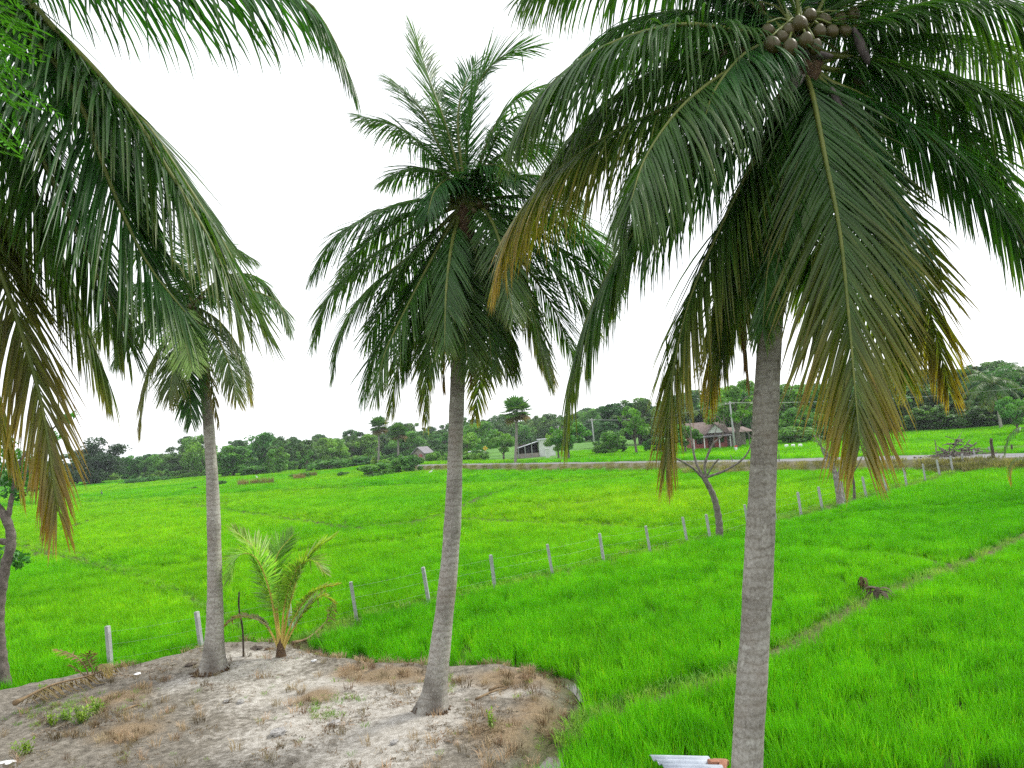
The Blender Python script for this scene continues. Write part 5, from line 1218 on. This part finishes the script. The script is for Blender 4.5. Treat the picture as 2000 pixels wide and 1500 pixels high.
for a in [(160, 1412, .34, 26, 'light green leafy weed on the dark soil below the dead frond', .3), (188, 1396, .35, 18, 'upright pale weed next to the larger leafy weed', .22), (100, 1418, .2, 14, 'small weed low on the dark soil', .2), (50, 1475, .28, 16, 'weed by the bottom corner litter', .25), (132, 1405, .18, 12, 'little weed left of the leafy weed', .18),
          (925, 1305, .25, 8, 'single weed at the rice edge behind the bushy palm', .1), (960, 1425, .3, 9, 'grey green weed in the dry grass', .12), (66, 1348, .15, 8, 'tiny weed by the crooked tree', .15), (90, 1350, .15, 8, 'tiny weed between crooked tree and frond', .15),
          (1225, 1092, .45, 30, 'yellowish bushy weed between two concrete posts', .6), (1255, 1083, .5, 34, 'pale weed growing round a concrete post', .6), (1300, 1074, .4, 26, 'pale weed on the bund right of a post', .5), (1420, 1044, .35, 20, 'dry weed beside the leafless tree', .5), (570, 1235, .5, 20, 'weed hiding the foot of the post behind the young palm', .3), (790, 1195, .3, 14, 'low weed on the bund by the concrete posts', .3)]:
    weed(*a)
def yard_points(n_, fn):
    P = np.stack([RNG.uniform(-11, 2.8, n_), RNG.uniform(11, 22, n_)], 1); z, yw, bd, sd_ = ground_parts(P); w_ = fn(P, sd_); k = RNG.random(n_) < w_
    return np.c_[P[k], z[k] - 0.005]
def wsum(P, L): return np.clip(sum(blob(P, *b) for b in L), 0, 1)
DRYB = [(1010, 1322, 120, 20), (1060, 1385, 80, 50), (760, 1318, 110, 14), (980, 1430, 100, 35), (690, 1306, 70, 12), (250, 1430, 110, 30), (230, 1365, 60, 25), (620, 1360, 60, 14)]
MAT['hay'] = leafy('hay', base=(0.36, 0.285, 0.175), rough=0.8, spec=0.15, trans=0.2, tgain=(1.2, 1.1, .8), var=0.35, nscale=2.5, objvar=0.4)
MAT['hay_dark'] = leafy('hay_dark', base=(0.15, 0.11, 0.06), rough=0.8, spec=0.15, trans=0.15, tgain=(1.2, 1.1, .8), var=0.35, nscale=2.5, objvar=0.4)
hay = proto_collection('hay', [blade_mesh('hay_tuft', MAT[k], 26, 0.09, 0.17, 0.009, 0.7, seg=3) for k in ('hay', 'hay', 'hay_dark')])
lit = proto_collection('lit', [blade_mesh('litter_tuft', MAT[k], 14, 0.12, 0.035, 0.014, 2.2, seg=2) for k in ('hay_dark', 'hay', 'hay_dark')])
P = yard_points(60000, lambda P, s: (s > 0.05) * np.clip(wsum(P, DRYB) * np.clip(.6 + 2.2 * fbm(P[:, 0] * 1.6, P[:, 1] * 1.6), 0, 1) * 0.055 + 0.02 * (s < 0.9) + 0.004, 0, 1))
scatter('dry_grass', P, hay, 3, RNG.uniform(.6, 1.3, len(P)), RNG.random(len(P)) * 6.28, label='straw brown dry grass on the sandy mound', cat='dry grass')
P = yard_points(60000, lambda P, s: (s > 0.05) * np.clip(0.01 + 0.22 * fbm(P[:, 0] * 1.1 + 4, P[:, 1] * 1.1), 0, .2))
scatter('leaf_litter', P, lit, 3, RNG.uniform(.6, 1.5, len(P)), RNG.random(len(P)) * 6.28, RNG.normal(0, .2, (len(P), 2)), label='scattered dry leaf litter over the sand', cat='litter')
grn = proto_collection('grn', [blade_mesh('green_tuft', MAT['weed'], 16, 0.07, 0.1, 0.009, 0.8, seg=2) for k in range(2)])
P = yard_points(40000, lambda P, s: (s > 0.0) * np.clip(wsum(P, [(640, 1372, 40, 8), (860, 1330, 30, 8), (1110, 1400, 20, 20), (120, 1390, 80, 15), (640, 1400, 30, 10)]) * .25 + .04 * (s < .35) + .003, 0, 1))
scatter('short_grass', P, grn, 2, RNG.uniform(.5, 1.2, len(P)), RNG.random(len(P)) * 6.28, label='sparse short green grass on the yard', cat='grass')
# weeds and yellowing grass along the bund paths
BP = []
for L_, wdt in ((B1, .5), (B2, .45), (BUNDS[4], .5)):
    D = dens(L_, 110 if L_ is BUNDS[4] else 60); D = D + RNG.normal(0, wdt * .5, D.shape); BP.append(D[(D[:, 1] > 12) & (D[:, 1] < 70)])
BP = np.concatenate(BP); z, yw, bd, sd_ = ground_parts(BP); k = (sd_ < 0) & (RNG.random(len(BP)) < .55); BP = np.c_[BP[k], z[k]]
MAT['bund_grass'] = leafy('bund_grass', base=(0.17, 0.36, 0.05), rough=0.7, spec=0.2, trans=0.3, var=0.3, nscale=1.5, objvar=0.3)
bgc = proto_collection('bundgrass', [blade_mesh('bund_tuft', MAT['bund_grass' if k < 3 else 'hay'], 22, 0.16, 0.2, 0.013, 0.6, seg=3) for k in range(3)])
scatter('bund_grass', BP, bgc, 3, RNG.uniform(.6, 1.4, len(BP)), RNG.random(len(BP)) * 6.28, label='yellowish grass along the earth bunds between plots', cat='grass')

def stone(x, y, s, label, mat='stone', name='stone', flat=.45, dz=0.02):
    p = GG(x, y); V, Fc = ellipsoid((0, 0, 0), (s, s * .8, s * flat), 9, 6); V = V * (1 + .22 * RNG.normal(0, 1, (len(V), 1)).clip(-1, 1)); o = obj(name, mesh(name, V, Fc, MAT[mat]), None, label, name, loc=p + [0, 0, dz]); o.rotation_euler[2] = RNG.uniform(0, 6)
for a in [(470, 1372, .09, 'blue grey stone on the pale sand'), (443, 1371, .07, 'flat dark stone left of the blue grey stone'), (652, 1416, .13, 'flat grey stone half buried in the sand'), (770, 1452, .08, 'small dark stone on the sand below the bushy palm'), (545, 1432, .15, 'broad flat stone sunk in the lower sand')]: stone(*a)
for a in [(964, 1310, .12, 'crumpled white litter at the rice edge', 'litter_white', 'litter', .35), (613, 1292, .07, 'white scrap of litter by the young palm', 'litter_white', 'litter', .3), (268, 1318, .1, 'pale scrap of litter next to a dark heap', 'litter_white', 'litter', .2), (1058, 1322, .06, 'white crumb of litter on the dry grass', 'litter_white', 'litter', .4), (12, 1494, .2, 'pale plastic litter in the bottom corner', 'litter_white', 'litter', .12)]: stone(*a)
for a in [(240, 1318, .15, 'dark heap of coconut husk by the first post', 'dark_wood', 'husk', .35), (372, 1300, .15, 'dark fallen husk left of the slender palm', 'dark_wood', 'husk', .25), (500, 1268, .18, 'husk pieces behind the stake', 'dark_wood', 'husk', .3), (525, 1270, .14, 'brown husk by the young palm stem', 'fibre', 'husk', .35)]: stone(*a)
def stick(x0, y0, x1, y1, label):
    a, c = GG(x0, y0), GG(x1, y1); b = MB(); m = lin(a, c, .5) + [0.04, .05, .05]; b.tube(spline([[0, 0, .02], m - a, c - a + [0, 0, .02]], 9), np.linspace(.03, .012, 9), 6); obj('fallen_stick', b.build('fallen_stick', MAT['dry_rachis'], True), None, label, 'stick', loc=a)
stick(930, 1368, 990, 1346, 'bent dry stick lying right of the bushy palm'); stick(955, 1350, 995, 1345, 'short dry stick beside the bent stick'); stick(1005, 1310, 1012, 1345, 'thin twig in the dry grass'); stick(240, 1390, 275, 1380, 'twig on the dark soil')

# ------------------------------------------------------------------ corrugated sheet and bricks in the corner by the tall palm
Zs = 0.5
c0, c1, c2 = G(1268, 1476, Zs), G(1360, 1478, Zs), G(1300, 1500, Zs)
ex = (c1 - c0); ex[2] = 0; W_ = 0.85; ex /= np.linalg.norm(ex); ey = c2 - c0; ey -= ex * 0; ey /= np.linalg.norm(ey)
V, Fc = [], []; nc = 60
for i in range(nc + 1):
    s = i / nc * 1.9
    for j in range(4):
        for q in (0, 1): V.append(c0 + ex * W_ * j / 3 + ey * s + [0, 0, 0.028 * math.sin(s / 0.165 * 6.283) - 0.008 * q])
for i in range(nc):
    for j in range(3):
        a = i * 8 + j * 2; Fc += [(a, a + 2, a + 10, a + 8), (a + 1, a + 9, a + 11, a + 3)]
for j in range(3): a = j * 2; Fc.append((a, a + 1, a + 3, a + 2))
for i in range(nc): a = i * 8; Fc += [(a, a + 8, a + 9, a + 1), (a + 6, a + 7, a + 15, a + 14)]
obj('corrugated_sheet', mesh('corrugated_sheet', np.array(V) - c0, Fc, MAT['blue_sheet'], True), None, 'blue grey corrugated roofing sheet lying in the rice by the tall palm', 'sheet', loc=c0)
brm = MB().box((0, 0, 0), (0.22, 0.105, 0.07), bev=.008).build('brick', MAT['brick'])
for i, (x, y, rz, zz, lb) in enumerate([(1398, 1489, .3, .5, 'red brick at the corner of the corrugated sheet'), (1412, 1497, 1.2, .48, 'turned red brick close to the tall palm trunk'), (1408, 1488, .1, .42, 'red brick lying under the other bricks'), (1392, 1502, -.3, .42, 'red brick against the corrugated sheet edge')]):
    p = G(x, y, zz); o = obj('brick', brm, None, lb, 'brick', loc=p); o.rotation_euler = (RNG.normal(0, .1), RNG.normal(0, .1), rz)
sb = MB().box((0, 0, 0), (.5, .4, .44), bev=.03).build('rubble', MAT['stone']); p = G(1360, 1510, .13); o = obj('block', sb, None, 'rough stone block propping the corrugated sheet', 'block', loc=[p[0], p[1] - .6, .2])

# ------------------------------------------------------------------ buildings along the road
def at_ground(x, dep): p = A(x, 880, dep); return np.array([p[0], dep, gz(p[0], dep) - .02])
def part(root, name, mb_, mat, smooth=False): return obj(name, mb_.build(name, MAT[mat], smooth), root)
# white building with an open lean-to shed
o0 = at_ground(1053, 138); root = thing('white_building', 'white box shaped building with an open metal roofed shed on its side', 'building', o0)
part(root, 'wall', MB().box((1.45, 2, 1.45), (2.9, 4, 3.1)), 'white_wall')
part(root, 'roof', MB().box((1.45, 1.95, 3.08), (3.3, 4.4, 0.16)), 'sheet_metal')
b = MB(); n_ = 28
for i in range(n_):
    t = i / n_; b.box((-3.9 * (1 - (t + .5 / n_)) - 0.05, 1.6, lin(1.8, 2.8, t + .5 / n_)), (3.9 / n_ + 0.02, 5.0, 0.05 + 0.03 * (i % 2)), rot=(0, -0.286, 0))
part(root, 'shed_roof', b, 'sheet_metal')
part(root, 'shed_back_wall', MB().box((-2.0, 3.9, 1.2), (3.9, 0.15, 2.4)), 'dark_wood')
for x in (-3.7, -2.5, -1.3): part(root, 'shed_post', MB().box((x, -0.7, 1.1), (0.13, 0.13, 2.3 + 0.3 * (x + 3.7))), 'concrete')
part(root, 'shed_low_wall', MB().box((-2.0, -0.6, 0.4), (3.8, 0.14, 0.8)), 'mud_wall')
part(root, 'shelf', MB().box((-1.5, 2.2, 0.9), (2.0, 1.2, 1.4)), 'dark')
p = at_ground(1069, 131); obj('gate_pillar', MB().box((0, 0, .75), (.62, .6, 1.5), bev=.04).box((0, 0, 1.53), (.72, .7, .1)).build('gate_pillar', MAT['white_wall']), None, 'short white gate pillar in front of the white building', 'pillar', loc=p)
# red house
o0 = at_ground(1358, 113); root = thing('red_house', 'low red walled house with brown tiled roof and white front gable', 'house', o0)
part(root, 'wall', MB().box((2.5, 3.2, 1.15), (4.9, 5.0, 2.5)), 'red_wall')
b = MB(); b.add([(-.4, .1, 2.25), (5.3, .1, 2.25), (5.3, 3.2, 4.0), (-.4, 3.2, 4.0), (5.3, 6.3, 2.25), (-.4, 6.3, 2.25), (-.4, .1, 2.12), (5.3, .1, 2.12), (-.4, 6.3, 2.12), (5.3, 6.3, 2.12)],
      [(0, 1, 2, 3), (3, 2, 4, 5), (6, 8, 9, 7), (0, 6, 7, 1), (5, 4, 9, 8), (0, 3, 5, 8, 6), (1, 7, 9, 4, 2)]); rf = part(root, 'roof', b, 'roof_tile')
b = MB()
for i in range(9): t = (i + .5) / 9; b.box((2.45, lin(.1, 3.2, t), lin(2.3, 4.05, t)), (5.72, .36, .05), rot=(.51, 0, 0))
obj('tile_course', b.build('tile_course', MAT['roof_tile']), rf)
part(root, 'front_gable', MB().add([(1.8, -.25, 2.4), (4.4, -.25, 2.4), (3.1, -.25, 3.6), (1.8, 1.6, 2.4), (4.4, 1.6, 2.4), (3.1, 1.6, 3.6)], [(0, 1, 2), (3, 5, 4), (0, 3, 4, 1)]), 'white_wall')
part(root, 'gable_roof', MB().add([(1.5, -.5, 2.2), (3.1, -.5, 3.75), (3.1, 2.4, 3.75), (1.5, 2.4, 2.2), (4.7, -.5, 2.2), (4.7, 2.4, 2.2), (1.5, -.5, 2.1), (3.1, -.5, 3.62), (4.7, -.5, 2.1), (3.1, 2.4, 3.62), (1.5, 2.4, 2.1), (4.7, 2.4, 2.1)], [(0, 1, 2, 3), (1, 4, 5, 2), (0, 6, 7, 1), (1, 7, 8, 4), (6, 10, 9, 7), (7, 9, 11, 8)]), 'roof_tile')
part(root, 'veranda_roof', MB().box((2.4, -.2, 2.05), (5.8, 1.9, .1), rot=(.18, 0, 0)), 'thatch')
dr = part(root, 'door', MB().box((2.6, .68, 1.0), (.9, .06, 1.9)), 'dark_wood')
for x in (.9, 4.1):
    wn = part(root, 'window', MB().box((x, .68, 1.35), (.9, .07, .9)), 'dark_wood'); obj('pane', MB().box((x, .63, 1.35), (.75, .05, .75)).build('pane', MAT['glass']), wn)
for x in (-.3, 1.2, 3.4, 5.0): part(root, 'veranda_post', MB().box((x, -.95, 1.0), (.14, .14, 2.0)), 'white_wall')
part(root, 'annex_wall', MB().box((6.7, 4.2, 1.1), (3.4, 2.4, 2.3)), 'mud_wall')
part(root, 'annex_roof', MB().box((6.9, 2.6, 2.55), (3.9, 5.6, .12), rot=(.12, 0, 0)), 'roof_tile')
for x in (5.7, 6.9, 8.2): part(root, 'annex_post', MB().box((x, .6, 1.15), (.13, .13, 2.3)), 'grey_bark')
# little hut
o0 = at_ground(825, 165); root = thing('hut', 'little mud walled hut with grey thatched gable roof behind the bushes', 'hut', o0); root.rotation_euler[2] = rad(-28)
part(root, 'wall', MB().add([(-1.4, -1.5, 0), (1.4, -1.5, 0), (1.4, 1.5, 0), (-1.4, 1.5, 0), (-1.4, -1.5, 1.9), (1.4, -1.5, 1.9), (1.4, 1.5, 1.9), (-1.4, 1.5, 1.9), (0, -1.5, 3.0), (0, 1.5, 3.0)], [(0, 1, 5, 8, 4), (1, 2, 6, 5), (2, 3, 7, 9, 6), (3, 0, 4, 7)]), 'mud_wall')
part(root, 'roof', MB().box((-.88, 0, 2.5), (2.3, 3.8, .16), rot=(0, -.68, 0)).box((.88, 0, 2.5), (2.3, 3.8, .16), rot=(0, .68, 0)), 'thatch')
part(root, 'door', MB().box((.55, -1.52, .85), (.8, .06, 1.7)), 'red_wall')
# parked van
o0 = at_ground(929, 150) + [0, 0, .06]; root = thing('van', 'small white van parked under the roadside trees', 'van', o0); root.rotation_euler[2] = rad(62)
prof = [(-1.7, .35), (1.55, .35), (1.72, .55), (1.7, .85), (1.45, 1.0), (1.0, 1.62), (.75, 1.72), (-1.55, 1.72), (-1.7, 1.55)]; n_ = len(prof)
b = MB().add([(x, s * .74, z) for s in (-1, 1) for x, z in prof], [tuple(range(n_)), tuple(range(2 * n_ - 1, n_ - 1, -1))] + [(i, n_ + i, n_ + (i + 1) % n_, (i + 1) % n_) for i in range(n_)]); part(root, 'body', b, 'sheet_metal')
part(root, 'rear_window', MB().box((-1.7, 0, 1.28), (.04, 1.2, .42)), 'glass')
for s in (-1, 1): part(root, 'side_window', MB().box((-.25, s * .745, 1.3), (2.1, .03, .4)), 'glass')
part(root, 'windscreen', MB().box((1.24, 0, 1.32), (.04, 1.25, .62), rot=(0, -.62, 0)), 'glass')
part(root, 'bumper', MB().box((-1.74, 0, .48), (.12, 1.5, .3), bev=.03), 'dark')
for s in (-1, 1): part(root, 'tail_light', MB().box((-1.71, s * .64, .85), (.05, .14, .28)), 'red_paint')
for x in (-1.1, 1.1):
    for s in (-1, 1): part(root, 'wheel', MB().tube([(x, s * .6, .29), (x, s * .76, .29)], .29, 16), 'dark', True)
# road sign
o0 = at_ground(948, 144); root = thing('road_sign', 'yellow diamond road sign on a thin post beside the van', 'sign', o0)
zc = A(948, 884, 144)[2]
part(root, 'post', MB().tube([(0, .05, -.1), (0, .05, zc)], .035, 8), 'wire')
def diamond(r, y, t): return MB().add([(0, y, zc + r), (r, y, zc), (0, y, zc - r), (-r, y, zc), (0, y + t, zc + r), (r, y + t, zc), (0, y + t, zc - r), (-r, y + t, zc)], [(3, 2, 1, 0), (4, 5, 6, 7), (0, 1, 5, 4), (1, 2, 6, 5), (2, 3, 7, 6), (3, 0, 4, 7)])
part(root, 'plate', diamond(.48, 0, .02), 'yellow_paint')
part(root, 'mark', MB().box((0.02, -.012, zc - .06), (.09, .012, .38)).box((-.07, -.014, zc + .12), (.26, .012, .09), rot=(0, .6, 0)), 'black_paint')
# power poles and wires
pole_tops = []
for x, yt, dep, lb in [(1157, 826, 134, 'white concrete power pole beside the roadside shrubs'), (1431, 795, 104, 'grey concrete power pole in front of the red house'), (2190, 745, 92, 'concrete power pole past the young palm by the road'), (1090, 838, 172, 'distant thin power pole behind the white building')]:
    o0 = at_ground(x + 5, dep); h = A(x, yt, dep)[2]; root = thing('power_pole', lb, 'power pole', o0, 'power poles along the road')
    part(root, 'pole', MB().tube([(0, 0, -.3), (-.05, 0, h * .5), (-.12, 0, h)], [.15, .12, .09], 10), 'concrete', True)
    part(root, 'crossarm', MB().box((-.12, 0, h - .35), (1.3, .1, .1)), 'grey_bark')
    for q in (-.55, -.2, .2, .55): part(root, 'insulator', MB().tube([(-.12 + q, 0, h - .3), (-.12 + q, 0, h - .16)], [.04, .03], 8), 'white_paint', True)
    pole_tops.append(o0 + [-.12, 0, h - .16])
for k, q in enumerate((-.55, -.2, .2, .55)):
    P_ = []
    for a, c in ((pole_tops[2], pole_tops[1]), (pole_tops[1], pole_tops[0]), (pole_tops[0], pole_tops[3])):
        for t in np.linspace(0, 1, 14, endpoint=False): P_.append(lin(a, c, t) + [q, 0, -.9 * 4 * t * (1 - t) - .0])
    wb = MB().tube(P_, .008, 4); obj('overhead_wire', wb.build('overhead_wire', MAT['wire']), None, 'thin overhead power wire strung between the roadside poles', 'wire', 'overhead wires')
# small roadside things
for i, x in enumerate((1537, 1550, 1564)):
    p = at_ground(x, 99 - i * .6); obj('marker_stone', MB().box((0, 0, .22), (.42, .3, .55), bev=.06).build('marker_stone', MAT['white_paint']), None, 'small white painted marker stone on the meadow side of the road', 'marker stone', 'white marker stones', loc=p)
p = GG(1437, 906); obj('culvert_parapet', MB().box((.9, 0, .3), (2.2, .3, .8), bev=.04).build('culvert_parapet', MAT['white_wall']), None, 'low white culvert parapet at the near road edge', 'parapet', loc=p)
p = at_ground(1438, 101); root = thing('marker_post', 'red and white marker post at the foot of the power pole', 'post', p)
part(root, 'post', MB().box((0, 0, .3), (.28, .28, .6)), 'white_paint'); part(root, 'band', MB().box((0, 0, .68), (.3, .3, .18)), 'red_paint')
for i, (x, y, h) in enumerate([(1105, 909, .9), (1152, 908, 1.0), (1212, 908, 1.1), (1276, 907, .9), (1430, 908, .9), (1522, 909, 1.3), (1282 + 240, 909, .8), (1325, 908, .8), (975, 909, 1.0), (1830, 898, 1.6)]):
    p = GG(x, y); b = MB().tube(spline([[0, 0, -.1], [.05, 0, h * .5], [RNG.normal(0, .08), 0, h]], 6), np.linspace(.05, .035, 6), 6); obj('verge_stake', b.build('verge_stake', MAT['bark'], True), None, 'thin weathered stake standing on the road verge', 'stake', 'stakes on the road verge', loc=p + [0, 0, .1])
# birds in the fields
def wader(x, y, s, label, mat, yaw=0.0):
    p = G(x, y, 0.0); root = thing('wading_bird', label, 'bird', p); root.rotation_euler[2] = yaw; root.scale = (s, s, s)
    b = MB(); P_ = spline([(-.34, 0, .52), (-.22, 0, .6), (0, 0, .68), (.16, 0, .74), (.24, 0, .86), (.22, 0, 1.0), (.27, 0, 1.1), (.34, 0, 1.1), (.5, 0, 1.06)], 26); r = np.interp(np.linspace(0, 1, 26), [0, .12, .3, .42, .55, .75, .82, .88, 1], [.02, .09, .14, .11, .04, .032, .05, .03, .004]); b.tube(P_, r, 9)
    obj('body', b.build('body', MAT[mat], True), root)
    for q in (-.05, .05): obj('leg', MB().tube([(0, q, .6), (.03, q, .3), (0, q, 0), (.08, q, 0)], .012, 5).build('leg', MAT['dark'], True), root)
wader(199, 972, 1.15, 'dark long necked bird standing in the far left rice', 'dark_feather', 2.0)
wader(842, 929, .9, 'white egret standing in the rice below the hut', 'feather', 0.3)
wader(502, 938, .9, 'white egret behind the reed clumps', 'feather', 2.6)

# ------------------------------------------------------------------ moist air
hz, ns, ls = M('haze_air')
pv = nd(ns, 'ShaderNodeVolumePrincipled', Density=0.00022, Anisotropy=0.2); pv.inputs['Color'].default_value = (0.86, 0.93, 1.0, 1)
oo = ns.new('ShaderNodeOutputMaterial'); ls.new(pv.outputs[0], oo.inputs['Volume'])
obj('haze', MB().box((0, 1080, 12), (4400, 2600, 27)).build('haze', hz), kind='stuff')
